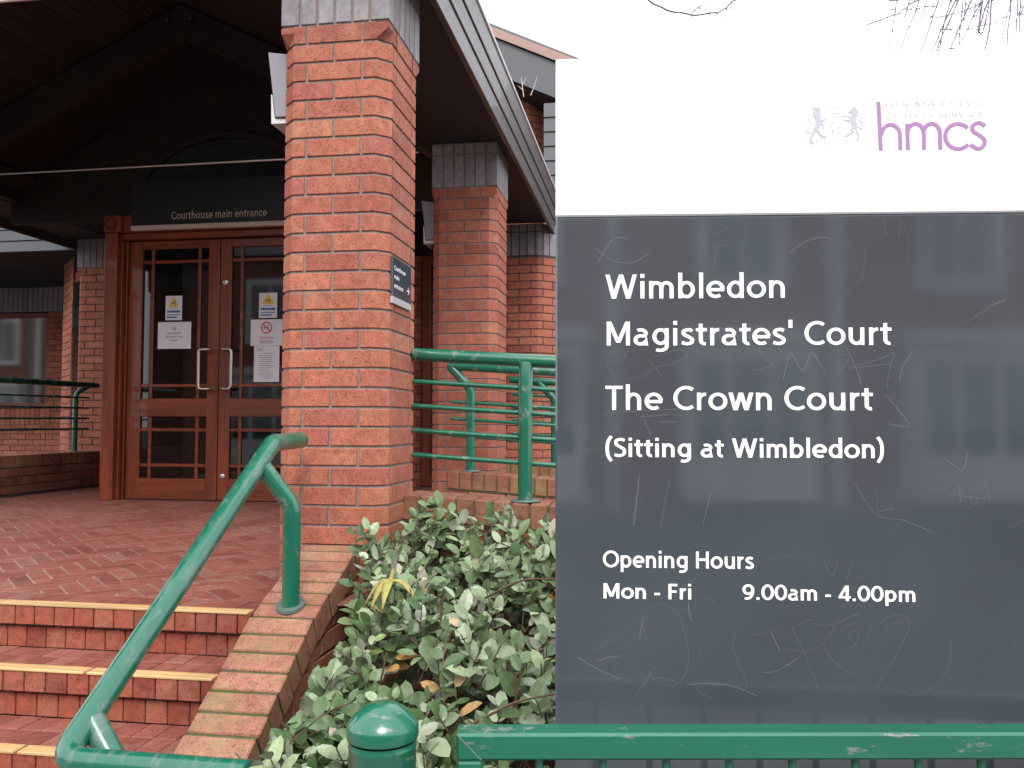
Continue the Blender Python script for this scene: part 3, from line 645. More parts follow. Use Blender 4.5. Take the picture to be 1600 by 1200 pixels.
# ================================================================== ENTRANCE CANOPY
RX, RZ, SL = -3.41, 4.62, .49                                   # ridge line and roof slope
t = thing('entrance_canopy', 'dark timber gabled canopy over the courthouse entrance', 'canopy', (RX, 5.4, .9))
YF, YB = 3.0, 8.0
for sx, lab in ((-1, None), (1, None)):
    b = MB(); xe = 2.10; n = int(xe/.1)                             # boards along the depth, V-joints between
    for k in range(n):
        xa, xb = k*.1+.003, (k+1)*.1-.003
        q = [(RX+sx*xa, YF, RZ-SL*xa), (RX+sx*xb, YF, RZ-SL*xb), (RX+sx*xb, YF, RZ-SL*xb+.02), (RX+sx*xa, YF, RZ-SL*xa+.02)]
        b.prism(q, (0, YB-YF, 0), rt())
    b.prism([(RX, YF, RZ+.021), (RX+sx*2.06, YF, RZ-SL*2.06+.021), (RX+sx*2.06, YF, RZ-SL*2.06+.06), (RX, YF, RZ+.06)], (0, YB-YF, 0))
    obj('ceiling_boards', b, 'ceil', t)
    b = MB(); b.prism([(RX, YF-.15, RZ+.10), (RX+sx*2.52, YF-.15, 3.705), (RX+sx*2.52, YF-.15, 3.745), (RX, YF-.15, RZ+.15)], (0, YB-YF+.3, 0))
    obj('roof_slope', b, 'slate', t)
    xi, xo = RX+sx*1.98, RX+sx*2.42
    b = MB(); b.box((min(xi-.07*sx, xi+.09*sx), YF+.02, 3.40), (max(xi-.07*sx, xi+.09*sx), 7.98, 3.66)); obj('wall_plate', b, 'beam', t, bevel=.006)
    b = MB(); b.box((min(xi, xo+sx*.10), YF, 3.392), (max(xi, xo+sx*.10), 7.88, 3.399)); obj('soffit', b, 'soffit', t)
    b = MB()
    for k, (z0, z1, o_) in enumerate(((3.318, 3.437, .105), (3.437, 3.557, .112), (3.557, 3.70, .119))):
        x = xo + sx*o_; b.cbox((min(x, x-sx*.03), YF, z0), (max(x, x-sx*.03), 8.3, z1-.006), .004)
        b.box((min(x-sx*.008, x-sx*.028), YF, z1-.008), (max(x-sx*.008, x-sx*.028), 8.3, z1+.002), 0, 1)
    obj('fascia', b, ['fascia', 'soffit'], t)
    x = xo + sx*.128; b = MB(); b.cbox((min(x, x-sx*.06), YF, 3.702), (max(x, x-sx*.06), 8.3, 3.722), .003); obj('flashing', b, 'gutter', t)
for y in (3.28, 5.72):                                          # trusses over the pillar rows
    b = MB()
    for sx in (-1, 1):
        b.prism([(RX, y, RZ-.02), (RX+sx*2.0, y, RZ-.02-SL*2.0), (RX+sx*2.0, y, RZ-.24-SL*2.0), (RX, y, RZ-.24)], (0, .10 if sx > 0 else .098, 0))
    tr = obj('truss', b, 'beam', t)
    for dx in (-.09, .09):
        b = MB(); b.lathe([(0.0001, 0), (.022, 0), (.026, -.006), (.026, -.012)][::-1], (0, 0, 0), 14); b.v = [(RX+dx+x, y-.0+z*1.0-.004, RZ-.15+yy) for x, yy, z in b.v]; b.f = [f[::-1] for f in b.f]; obj('bolt', b, 'beam', tr)
for y, z, r in ((3.30, 3.40, .0085), (5.60, 3.392, .0075)):
    b = MB(); b.tube([(-5.42, y, z-.015 if y < 4 else z-.035), (-1.55 if y > 4 else -1.45, y, z-.015 if y < 4 else z-.02)], r, 10); obj('tie_rod', b, 'steel', t)
# gable panel behind the doors with a semicircular fanlight
b = MB(); b.box((-5.4, 6.50, 3.215), (-1.42, 6.56, 3.45)); b.prism([(-5.4, 6.50, 3.45), (RX, 6.50, RZ-.03), (-1.42, 6.50, 3.45)], (0, .06, 0)); obj('gable_panel', b, 'ceil', t)
b = MB(); ring = arc(RX, 3.22, .80, .62, 0, 180, 28); b.prism([(x, 6.44, z) for x, z in ring], (0, .015, 0)); f = obj('fanlight', b, 'glass_dark', t)
b = MB(); rib3(b, arc(0, 0, .82, .64, 0, 180, 28), (RX, 6.425, 3.22), (1,0,0), (0,0,1), .05, 0); obj('fanlight_frame', b, 'beam', t)
# ================================================================== ENTRANCE DOORS
YD = 6.40
t = thing('door_screen', 'varnished hardwood double doors with many small panes under the entrance sign', 'doors', (RX, YD, ZL))
def V3(x, y, z): return Vector((x, y, z))
for sx, xa, xb in ((-1, -4.350, -4.238), (1, -2.582, -2.470)):
    b = MB(); b.cbox((xa, YD-.13, ZL), (xb, YD+.10, 3.055), .006); b.cbox((xa-.006, YD-.136, 3.058), (xb+.03 if sx < 0 else xb+.006, YD+.10, 3.192), .004)
    ps = obj('door_post', b, 'door_v', t)
    b = MB(); cx = (xa+xb)/2
    for r in (.046,): b.tube([(cx + r*math.cos(2*PI*k/28), YD-.137, 3.125 + r*math.sin(2*PI*k/28)) for k in range(29)], .007, 8, cap=False)
    obj('rosette_ring', b, 'soffit', ps)
    b = MB(); s_ = 1 if sx < 0 else -1
    x = xb if sx < 0 else xa
    b.box((min(x, x+s_*.018), YD-.08, ZL), (max(x, x+s_*.018), YD+.05, 3.0)); b.box((min(x+s_*.022, x+s_*.038), YD-.04, ZL), (max(x+s_*.022, x+s_*.038), YD+.04, 3.0)); obj('door_frame', b, 'door_v', t, bevel=.004)
    # glazed return from the post back to the building
    b = MB(); x = xa+.03 if sx < 0 else xb-.03
    for y0, y1 in ((YD+.10, YD+.18), (YD+.80, YD+.86), (8.0-.08, 8.0)): b.box((x-.03, y0, ZL), (x+.03, y1, 3.2))
    for z0, z1 in ((ZL, ZL+.2), (1.65, 1.72), (3.0, 3.2)): b.box((x-.028, YD+.11, z0), (x+.028, 7.99, z1))
    rs = obj('side_screen', b, 'door_v', t); b = MB(); b.box((x-.004, YD+.12, ZL+.1), (x+.004, 7.98, 3.1)); obj('pane', b, 'glass', rs)
b = MB(); b.cbox((-4.236, YD-.07, 3.004), (-2.584, YD+.06, 3.058), .005); b.cbox((-4.206, YD-.10, 3.060), (-2.60, YD+.08, 3.20), .005); obj('lintel', b, 'door_h', t)
def leaf(x0, x1, lock_side, locks):
    d_ = MB(); z0, z1 = ZL+.006, 2.998; y0, y1 = YD-.02, YD+.028
    gx0, gx1 = (x0+.115, x1-.095) if lock_side > 0 else (x0+.095, x1-.115)
    d_.cbox((x0, y0, z0), (gx0, y1, z1), .003); d_.cbox((gx1, y0, z0), (x1, y1, z1), .003)
    dr = obj('door', d_, 'door_v', t)
    for a, c_ in ((z0, 1.074), (1.569, 1.716), (2.932, z1)): r = MB(); r.cbox((gx0+.0005, y0+.001, a), (gx1-.0005, y1-.001, c_), .003); obj('rail', r, 'door_h', dr)
    m = MB(); mw = .026; vx = (gx0+.085, gx1-.085)
    for za, zb in ((1.074, 1.569), (1.716, 2.932)):
        for x in vx: m.cbox((x-mw/2, y0+.008, za), (x+mw/2, y1-.008, zb), .003)
        for z in (za+.105, zb-.105):
            for xa, xb in ((gx0, vx[0]-mw/2), (vx[0]+mw/2, vx[1]-mw/2), (vx[1]+mw/2, gx1)): m.cbox((xa+.0004, y0+.009, z-mw/2), (xb-.0004, y1-.009, z+mw/2), .003)
    obj('glazing_bar', m, 'door_h', dr)
    g2 = MB()
    for za, zb in ((1.072, 1.571), (1.714, 2.934)): g2.box((gx0-.003, YD+.001, za), (gx1+.003, YD+.006, zb))
    obj('pane', g2, 'glass', dr)
    hx = x1-.05 if lock_side > 0 else x0+.05; s_ = -lock_side
    h = MB(); h.tube(fillet([(hx, y0, 2.105), (hx, y0-.055, 2.105), (hx+s_*.085, y0-.06, 2.105), (hx+s_*.085, y0-.06, 1.79), (hx, y0-.055, 1.79), (hx, y0, 1.79)], .03, 6), .0115, 12)
    obj('handle', h, 'steel', dr)
    for z in locks:
        l = MB(); l.lathe([(.024, 0), (.024, .006), (.019, .009), (.0001, .009)], (0,0,0), 20); lx = x0+.045 if lock_side < 0 else x1-.045
        l.v = [(lx+x, y0-z_, z+y) for x, y, z_ in l.v]; obj('lock', l, 'steel', dr)
leaf(-4.195, -3.405, 1, ()); leaf(-3.398, -2.608, -1, (2.647, 1.094))
b = MB(); b.box((-4.20, YD-.03, ZL-.001), (-2.60, YD+.07, ZL+.004)); obj('threshold', b, 'soffit', t)
# lobby behind the glass
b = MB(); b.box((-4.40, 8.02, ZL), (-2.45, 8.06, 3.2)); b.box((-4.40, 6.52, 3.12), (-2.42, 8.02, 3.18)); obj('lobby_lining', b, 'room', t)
b = MB()
for x in (-4.2, -3.8, -3.42, -3.0, -2.62): b.box((x-.05, 7.72, ZL), (x+.05, 7.78, 3.1))
b.box((-4.35, 7.73, 1.6), (-2.5, 7.77, 1.75)); b.box((-4.35, 7.73, 2.8), (-2.5, 7.77, 3.1)); b.box((-4.35, 7.73, ZL), (-2.5, 7.77, 1.1)); obj('inner_door', b, 'door_v', t)
b = MB(); b.box((-4.12, 7.80, 1.1), (-3.9, 7.81, 2.8)); b.box((-3.36, 7.80, 1.4), (-3.25, 7.81, 2.6)); obj('pale_strip', b, 'paper', t)  # pale upright strips, added to give the bright streaks in the door glass
b = MB(); b.box((-3.345, 7.70, 1.2), (-3.29, 7.71, 1.206)); 

# entrance fascia sign
t = thing('entrance_sign', 'black board reading Courthouse main entrance over the double doors', 'sign', (RX, YD-.12, 3.13))
b = MB(); b.cbox((-4.115, YD-.135, 3.104), (-2.50, YD-.102, 3.46), .002); obj('board', b, 'black', t)
b = MB(); b.cbox((-4.115, YD-.140, 3.064), (-2.50, YD-.102, 3.1015), .002); obj('strip', b, 'letter_dim', t)
b = MB(); text_mb(b, 'Courthouse main entrance', (-3.765, YD-.135, 3.142), (1,0,0), (0,0,1), .808, .062, .13); obj('lettering', b, 'letter_dim', t)

# notices stuck on the doors
yn = YD-.006
def notice(name, label, x0, x1, z0, z1, cat='notice', mat_='paper', y=yn-.001):
    n = thing(name, label, cat, ((x0+x1)/2, y, z0)); b = MB(); b.box((x0, y-.0025, z0), (x1, y, z1)); obj('sheet', b, mat_, n); return n, y-.0025
def cctv(x0, x1, z0, z1, label):
    n, y = notice('warning_sticker', label, x0, x1, z0, z1, 'sticker'); cx = (x0+x1)/2; w_ = x1-x0; h_ = z1-z0
    b = MB(); b.prism([(cx-w_*.34, y-.0012, z0+h_*.55), (cx+w_*.34, y-.0012, z0+h_*.55), (cx, y-.0012, z0+h_*.97)], (0, .001, 0)); obj('triangle', b, 'yellow', n)
    b = MB(); b.prism([(cx-w_*.17, y-.0022, z0+h_*.69), (cx+w_*.10, y-.0022, z0+h_*.77), (cx+w_*.13, y-.0022, z0+h_*.71), (cx-w_*.14, y-.0022, z0+h_*.64)], (0, .0008, 0)); b.prism([(cx, y-.0022, z0+h_*.68), (cx+w_*.04, y-.0022, z0+h_*.68), (cx+w_*.15, y-.0022, z0+h_*.60), (cx+w_*.1, y-.0022, z0+h_*.60)], (0, .0008, 0)); obj('camera_symbol', b, 'ink', n)
    b = MB(); b.box((x0+w_*.1, y-.001, z0+h_*.31), (x1-w_*.1, y, z0+h_*.40)); b.box((x0+w_*.1, y-.001, z0+h_*.20), (x1-w_*.1, y, z0+h_*.235)); b.box((x0+w_*.1, y-.001, z0+h_*.09), (x1-w_*.3, y, z0+h_*.15)); obj('text_block', b, 'blueink', n)
    b = MB()
    for k in (.47, .50): b.box((x0+w_*.25, y-.001, z0+h_*k), (x1-w_*.25, y, z0+h_*k+.002))
    obj('small_print', b, 'ink', n)
def ban(n, y, cx, cz, r):
    b = MB(); rib3(b, arc(0,0,r,r,0,360,28), (cx, y, cz), (1,0,0), (0,0,1), r*.24, .0016); rib3(b, [(-r*.68, r*.68), (r*.68, -r*.68)], (cx, y, cz), (1,0,0), (0,0,1), r*.22, .0019); obj('prohibition_ring', b, 'redink', n)
    b = MB(); b.box((cx-r*.6, y-.0012, cz-r*.14), (cx+r*.45, y, cz+r*.06)); rib3(b, spl([(r*.3, r*.15), (r*.45, r*.35), (r*.3, r*.5), (r*.45, r*.65)]), (cx, y, cz), (1,0,0), (0,0,1), r*.1, .001); obj('cigarette_symbol', b, 'ink', n)
cctv(-3.877, -3.733, 2.350, 2.548, 'camera warning sticker with yellow triangle on the left door')
cctv(-3.071, -2.918, 2.355, 2.556, 'camera warning sticker with yellow triangle on the right door')
n, y = notice('paper_notice', 'landscape white paper notice about liquids taped on the left door', -3.940, -3.650, 2.118, 2.335)
ban(n, y, -3.795, 2.283, .014)
b = MB()
for s_, z, wd in (('NO LIQUIDS', 2.237, .125), ('BEYOND THIS', 2.209, .145), ('POINT.', 2.179, .075)): text_mb(b, s_, (-3.795, y, z), (1,0,0), (0,0,1), wd, .013, .2, align='c')
obj('lettering', b, 'ink', n)
n, y = notice('paper_notice', 'no smoking notice with red ring on the right door', -3.138, -2.870, 2.133, 2.343)
ban(n, y, -3.004, 2.278, .043)
b = MB(); text_mb(b, 'NO SMOKING', (-3.004, y, 2.190), (1,0,0), (0,0,1), .12, .014, .2, align='c'); obj('red_lettering', b, 'redink', n)
b = MB(); [b.box((-3.004-w_, y-.001, z), (-3.004+w_, y, z+.003)) for w_, z in ((.05, 2.173), (.06, 2.164), (.055, 2.156))]; obj('small_print', b, 'ink', n)
n, y = notice('paper_notice', 'tall white printed notice below the no smoking sign on the right door', -3.107, -2.893, 1.846, 2.131)
b = MB(); text_mb(b, 'hmcs', (-3.080, y, 2.096), (1,0,0), (0,0,1), .05, .022, .15); obj('logo', b, 'ink', n)
b = MB()
for k in range(13):
    wd = random.uniform(.05, .075) if k not in (0, 12) else .035
    b.box((-3.000-wd, y-.001, 2.072-k*.0165), (-3.000+random.uniform(.03, .075), y, 2.0755-k*.0165))
obj('small_print', b, 'ink', n)

# ================================================================== SMALL SIGN ON THE NEAREST PILLAR
xs = PX; t = thing('wall_sign', 'small slate grey direction sign with arrow on the pillar side', 'sign', (xs+.006, 3.31, 1.995))
b = MB(); b.cbox((xs+.001, 3.180, 1.997), (xs+.010, 3.437, 2.178), .001); obj('plate', b, 'slatepanel', t)
b = MB(); b.cbox((xs+.0012, 3.1795, 1.996), (xs+.0115, 3.4375, 2.023), .0008); obj('strip', b, 'strip_grey', t)
b = MB(); U = (0,1,0); Vv = (0,0,1)
text_mb(b, 'Courthouse', (xs+.010, 3.200, 2.128), U, Vv, .155, .018, .17); text_mb(b, 'main', (xs+.010, 3.200, 2.094), U, Vv, .066, .018, .17); text_mb(b, 'entrance', (xs+.010, 3.200, 2.059), U, Vv, .12, .018, .17); text_mb(b, '>', (xs+.010, 3.372, 2.058), U, Vv, .040, .038, .13)
obj('lettering', b, 'letter', t)
# flood lights on the left faces of the pillars
def flood(y, label):
    t = thing('floodlight', label, 'lamp', (PX-.44, y, 2.76), 'grey floodlights on the pillars')
    xa = PX-.441; b = MB()
    b.prism([(xa, y-.11, 3.02), (xa-.095, y-.11, 3.035), (xa-.060, y-.11, 2.765), (xa, y-.11, 2.765)], (0, .22, 0)); obj('housing', b, 'lightbox', t, bevel=.004)
    b = MB(); b.prism([(xa-.078, y-.10, 2.86), (xa-.083, y-.10, 2.865), (xa-.080, y-.10, 2.742), (xa-.010, y-.10, 2.742), (xa-.010, y-.10, 2.760), (xa-.066, y-.10, 2.762)], (0, .20, 0)); obj('lens', b, 'lens', t)
    b = MB(); b.prism([(xa, y-.03, 2.74), (xa-.055, y-.03, 2.74), (xa, y-.03, 2.67)], (0, .06, 0)); obj('bracket', b, 'soffit', t)
flood(3.33, 'grey floodlight with white lens on the left face of the nearest pillar')
flood(5.70, 'grey floodlight on the left face of the second pillar behind')

# ================================================================== LOW WALLS AND RAILINGS OF THE RAMPS
def ramp_wall(name, label, x0, x1, y0, y1, zt, sl, zb, brick='brick_dark', bev=.002):
    t = thing(name, label, 'wall', (x0, y0, zb)); zf = lambda s_, h: h - sl*s_
    P_ = Path([(x0, y1), (x0, y0), (x1, y0), (x1, y1)]) if 0 else Path([(x0, y0), (x1, y0)])
    b = MB(); n = int((x1-x0)/.075); 
    for k in range(n):                                          # coping of bricks on edge
        xa, xb = x0+k*.075+.004, x0+(k+1)*.075-.004; q = MB(); q.cbox((xa, y0-.006, zt-.102), (xb, y1+.006, zt), .0035, rt())
        dzz = random.uniform(-.0015, .0015); b.add([(x, y, z-sl*(x-x0)+dzz) for x, y, z in q.v], q.f, q.t[0])
    b.add([(x0, y0, zt-.11), (x1, y0, zt-.11-sl*(x1-x0)), (x1, y1, zt-.11-sl*(x1-x0)), (x0, y1, zt-.11), (x0, y0, zt-.006), (x1, y0, zt-.006-sl*(x1-x0)), (x1, y1, zt-.006-sl*(x1-x0)), (x0, y1, zt-.006)], [(0,3,2,1),(4,5,6,7),(0,1,5,4),(2,3,7,6),(3,0,4,7)], .5, 1)
    obj('coping', b, ['coping_dark', 'mortar_moss'], t)
    b = MB(); nc = int((zt-.11-zb)/.075); Q = Path([(x0, y1-.006), (x0, y0+.006), (x1, y0+.006)])
    Q = Path([(x0+.003, y1-.006), (x0+.003, y0+.006), (x1, y0+.006)]); zf = lambda s_, h: h - sl*max(0, s_-(y1-y0-.012))
    courses(b, Q, zt-.11-nc*.075, nc, stretcher(Q, .225, .1), zf=zf, b=bev); backing(b, Q, zb-.3, zt-.11, 1, zf=zf)
    b.box((x0+.01, y0+.02, zb-.4), (x1, y1-.0, zb+.2), .5, 1)
    b.add([(x0, y1-.004, zb-.3), (x1, y1-.004, zb-.3), (x1, y1-.004, zt-.11-sl*(x1-x0)), (x0, y1-.004, zt-.11)], [(3,2,1,0)], .5, 1)
    obj('brickwork', b, [brick, 'mortar_dark'], t); return t
SLP = .0637
ramp_wall('ramp_wall', 'low brick ramp wall with mossy coping directly behind the shrub', PX-.01, 2.6, 3.40, 3.612, 1.243, SLP, .3)
ramp_wall('ramp_wall', 'low brick wall on the far side of the ramp, its end in front of the second pillar', -1.195, 2.6, 5.0, 5.21, 1.243, SLP, .6)
ramp_wall('ramp_wall', 'farthest low brick wall seen between the second pillar and the court sign', -1.15, 2.4, 6.62, 6.83, 1.21, SLP, .6, bev=0)
b = MB(); b.prism([(PX-.01, 3.62, .895), (2.6, 3.62, .895-SLP*3.6), (2.6, 3.62, -.0), (PX-.01, 3.62, 0)], (0, 4.2, 0)); struct('ramp', b, 'mortar_pale')
def railing(label, x0, x1, y, zt, posts, sl=SLP, goose=None, ends=0, bars=(.115, .218, .321, .424), r=.0275, m_='green', stub=0, rp=.03):
    t = thing('ramp_railing', label, 'railing', (posts[0][0], y, posts[0][1]), 'green tubular ramp railings')
    z = lambda x: zt - sl*(x-x0)
    b = MB(); b.tube([(x0+.0, y, z(x0)), (x1, y, z(x1))], r, 18); obj('handrail', b, m_, t)
    for k, q in enumerate(bars):
        b = MB(); xa = x0+stub; b.tube([(xa, y, z(xa)-q), (x1-.05, y, z(x1-.05)-q)], .0105, 10); obj('bar', b, m_, t)
    for px, pz, gz in posts:
        b = MB(); 
        b.tube(fillet([(px, y-.0+.0, pz), (px, y, z(px)-.13), (px+gz, y, z(px+gz)-.008)], .09, 8) if gz else [(px, y-.02, pz), (px, y-.02, z(px)-.10), (px, y-.004, z(px)-.012)], rp, 18); po = obj('post', b, m_, t)
        b = MB(); b.lathe([(.0001, .0), (.062, .0), (.062, .007), (.0001, .0075)], (px, y-.02 if not gz else y, pz-.001), 24); obj('base_plate', b, 'plate', po)
    return t
railing('green ramp railing that starts at the nearest pillar and runs behind the court sign', -.985, 2.5, 3.505, 1.822, [(-.505, 1.213, 0), (1.1, 1.11, 0)])
railing('green ramp railing whose curled end stands before the second pillar', -1.215, 2.5, 5.105, 1.878, [(-1.075, 1.236, -.125), (.9, 1.11, 0)], stub=.02, rp=.028)
railing('farthest green railing, half hidden behind the second railing post', -1.10, 2.3, 6.72, 1.870, [(-.74, 1.185, -.13), (1.0, 1.08, 0)], stub=.02)
# left side of the landing: low wall running back beside the doors, with its own rail
t = thing('side_wall', 'dark red low brick wall along the left edge of the landing', 'wall', (-5.4, 6, ZL))
b = MB(); yA, yB = 3.6, 7.86
n = int((yB-yA)/.075)
for k in range(n): b.cbox((-5.58, yA+k*.075+.004, 1.135), (-5.365, yA+(k+1)*.075-.004, 1.237), .003, rt())
b.box((-5.575, yA, 1.13), (-5.371, yB, 1.231), .5, 1); obj('coping', b, ['brick_dark', 'mortar_dark'], t)
Q = Path([(-5.375, yA), (-5.375, yB)][::1]); b = MB(); courses(b, Q, .905, 3, stretcher(Q), b=0); backing(b, Q, .6, 1.135, 1)
b.box((-5.57, yA, .3), (-5.39, yB, 1.13), .5, 1); obj('brickwork', b, ['brick_dark', 'mortar_dark'], t)
t = thing('side_railing', 'dark green railing on top of the low wall left of the doors', 'railing', (-5.47, 6, 1.237))
b = MB(); b.tube([(-5.40, 3.7, 1.868), (-5.40, 7.72, 1.882)], .028, 14); obj('handrail', b, 'green_dark', t)
for q in (.125, .225, .325, .425):
    b = MB(); b.tube([(-5.40, 3.8, 1.87-q), (-5.40, 7.60, 1.882-q)], .0095, 8); obj('bar', b, 'green_dark', t)
for y in (4.6, 7.50):
    b = MB(); b.tube(fillet([(-5.47, y, 1.235), (-5.47, y, 1.80), (-5.41, y+.10, 1.87)], .09, 8), .024, 14); po = obj('post', b, 'green', t)
    b = MB(); b.lathe([(.0001, .0), (.055, .0), (.055, .007), (.0001, .0075)], (-5.47, y, 1.236), 20); obj('base_plate', b, 'plate', po)

# ================================================================== SLOPING STAIR WALL
t = thing('stair_wall', 'sloping brick wall with mossy coping along the right of the steps', 'wall', (-1.19, 2.2, 0))
xa, xb = -1.302, -1.084; SLS = .60; zc = lambda y: ZL + .012 + (y-2.70)*SLS
def zc(y): return ZL + .008 + (y-2.70)*SLS if y < 2.70 else ZL + .008 + (y-2.70)*.38
b = MB(); y = 1.42; cc = MB()
while y < 3.128:
    y2 = min(y + .0665, 3.13); z0, z1 = zc(y), zc(y2); ang = math.atan2(z1-z0, y2-y); L_ = math.hypot(y2-y, z1-z0)
    M = Matrix.Translation((xa+random.uniform(-.003,.003), y, z0)) @ Matrix.Rotation(ang, 4, 'X')
    b.cbox((0, .0045, -.098), (xb-xa, L_-.0045, 0), .004, rt(), 0, M)
    b.box((.004, 0, -.1), (xb-xa-.004, L_, -.006), .5, 1, M); y = y2
obj('coping', b, ['coping', 'mortar_moss'], t)
b = MB(); Q = Path([(xb-.012, 1.42), (xb-.012, 3.30)])
for k in range(-2, 16):
    for a, e in zip(stretcher(Q)(k), stretcher(Q)(k)[1:]):
        h1 = .0 + (k+1)*.075-.005; a2 = a+.005
        ytop = lambda s_: zc(1.42+s_)-.10
        if ytop(e-.005) > k*.075+.02:
            lay_brick(b, Q, a2, e-.005, k*.075+.005, h1, rt(), zf=lambda s_, h: min(h, ytop(s_)), b=.002)
ys = [1.42, 2.0, 2.70, 3.13]
for y0, y1 in zip(ys, ys[1:]):
    b.add([(xb-.012, y0, -.2), (xb-.012, y1, -.2), (xb-.012, y1, zc(y1)-.095), (xb-.012, y0, zc(y0)-.095), (xa+.008, y0, -.2), (xa+.008, y1, -.2), (xa+.008, y1, zc(y1)-.095), (xa+.008, y0, zc(y0)-.095)], [(0,1,2,3), (7,6,5,4), (3,2,6,7)], .5, 1)
b.add([(xa+.01, 1.42, -.2), (xb-.012, 1.42, -.2), (xb-.012, 1.42, zc(1.42)-.095), (xa+.01, 1.42, zc(1.42)-.095)], [(0,1,2,3)], .5, 1)
obj('brickwork', b, ['brick_dark', 'mortar_dark'], t)

# handrail of the steps
t = thing('stair_handrail', 'worn green tubular handrail sloping down beside the brick steps', 'handrail', (-1.2, 2.74, ZL))
R_ = .0305; xr = -1.285
b = MB(); b.tube(fillet([(xr, 3.035, 1.468), (xr, 2.795, 1.463), (xr, 1.742, .790), (-.848, 1.742, .788)], .058, 12), R_, 26); obj('handrail', b, 'green_worn', t)
for (rx, ry, rz), (px, py, pz) in (((xr+.01, 2.70, 1.385), (-1.185, 2.735, zc(2.735)-.002)), ((xr+.01, 1.835, .845), (-1.185, 1.80, zc(1.80)-.002))):
    dzp = .19 if ry > 2 else .15
    b = MB(); b.tube(fillet([(px, py, pz), (px, py, rz-dzp+.06), (rx, ry, rz)], .09, 10), .0295, 24); po = obj('post', b, 'green_worn' if ry < 2 else 'green', t)
    b = MB(); b.lathe([(.0001, -.010), (.048, -.010), (.048, .001), (.0001, .001)], (px, py, pz+.010), 36, smooth=False)
    b.v = [(x, y, z + (y-py)*.30) for x, y, z in b.v]; obj('base_plate', b, 'plate', po)
# ================================================================== COURT SIGN
SO = Vector((-.1620, 1.4831, 0)); A6 = math.radians(6)
SU = Vector((math.cos(A6), math.sin(A6), 0)); SV = Vector((0, 0, 1)); SN = Vector((math.sin(A6), -math.cos(A6), 0))
t = thing('court_sign', 'large white and slate grey court sign with white lettering behind the guard rail', 'sign', tuple(SO + SU*.55))
def slab(mb, u0, u1, z0, z1, d0, d1, ch=.0015, tn=.5, mi=0):    # box in sign axes; d = distance in front of the face plane
    M = Matrix(((SU.x, -SN.x, 0, SO.x), (SU.y, -SN.y, 0, SO.y), (0, 0, 1, 0), (0, 0, 0, 1)))
    mb.cbox((u0, -d1, z0), (u1, -d0, z1), ch, tn, mi, M)
UW = 1.12
b = MB(); slab(b, 0, UW, 1.8985, 2.1805, -.055, 0, .003); obj('white_panel', b, 'white', t)
b = MB(); slab(b, .0, UW, .35, 1.8970, -.055, 0, .003); obj('grey_panel', b, 'slatepanel', t)
b = MB(); slab(b, .0015, UW-.0015, .34, 2.178, -.06, -.0552, .001); slab(b, .10, .18, -.2, .36, -.05, -.01); slab(b, UW-.18, UW-.10, -.2, .36, -.05, -.01); obj('frame', b, 'lightbox', t)
def word(nm, s_, u, z, wd, cap, wt=.155, m_='letter'):
    b = MB(); text_mb(b, s_, SO+SU*u+SV*z, SU, SV, wd, cap, wt, .0008); obj(nm, b, m_, t)
word('title_lettering', 'Wimbledon', .0867, 1.7535, .3071, .0420)
word('title_lettering', "Magistrates' Court", .0888, 1.6718, .4836, .0415)
word('title_lettering', 'The Crown Court', .0863, 1.5600, .4534, .0418)
word('title_lettering', '(Sitting at Wimbledon)', .0862, 1.4790, .4704, .0325, .172)
word('hours_lettering', 'Opening Hours', .0814, 1.2900, .2559, .0285, .172)
word('hours_lettering', 'Mon - Fri', .0824, 1.2372, .1489, .0258, .18)
word('hours_lettering', '9.00am - 4.00pm', .3175, 1.2382, .2869, .0258, .18)
# logo: thin round lower-case letters with a tall h
b = MB(); O = SO + SU*.5563 + SV*2.008; wt = .0068
def lg(pts): 
    lg.k = getattr(lg, 'k', 0)+1; rib3(b, pts, O, SU, SV, wt, .0008+.00003*(lg.k % 6))
lg([(.0035, 0), (.0005, .0855)]); lg(arc(.0205, .0265, .0155, .0180, 180, 0) + [(.0365, 0)])
lg([(.0490, 0), (.0485, .0460)]); lg(arc(.0625, .0290, .0135, .0165, 180, 0) + [(.0760, 0)]); lg(arc(.0895, .0290, .0135, .0165, 180, 0) + [(.1035, 0)])
lg(arc(.1335, .0225, .0215, .0218, 40, 320)); lg(spl([(.1790, .0395), (.1690, .0455), (.1580, .0400), (.1590, .0310), (.1690, .0240), (.1775, .0150), (.1740, .0035), (.1650, .0008), (.1535, .0080)]))
obj('logo', b, 'purple', t)
b = MB(); text_mb(b, "HER MAJESTY'S", SO+SU*.5683+SV*2.0835, SU, SV, .1656, .0095, .12, .0008); text_mb(b, 'COURTS SERVICE', SO+SU*.5690+SV*2.0635, SU, SV, .1645, .0095, .12, .0008)
obj('small_lettering', b, 'faint', t)
# coat of arms in faint pale blue: lion, unicorn, crown and shield (units: fifths of a photo pixel, 0..475 wide)
b = MB(); EO = SO + SU*.4325 + SV*2.0900; es = .1001/470
def em(pts, w_=16, close=False):
    em.k = getattr(em, 'k', 0)+1
    rib3(b, [((x-90)*es, -(y-165)*es) for x, y in pts], EO, SU, SV, w_*es, .0007+.00002*(em.k % 12))
def blob(cx, cy, rx, ry, rot=0):
    em.k += 1; n = 18; c_, s_ = math.cos(math.radians(rot)), math.sin(math.radians(rot)); vs = []
    for i in range(n):
        x, y = rx*math.cos(2*PI*i/n), ry*math.sin(2*PI*i/n); X, Y = cx+x*c_-y*s_, cy+x*s_+y*c_; vs.append(EO + SU*(X-90)*es - SV*(Y-165)*es + SN*(.0007+.00002*(em.k % 12)))
    f = list(range(n)); 
    if (vs[1]-vs[0]).cross(vs[2]-vs[1]).dot(SN) < 0: f = f[::-1]
    b.add(vs, [f], .5, 0)
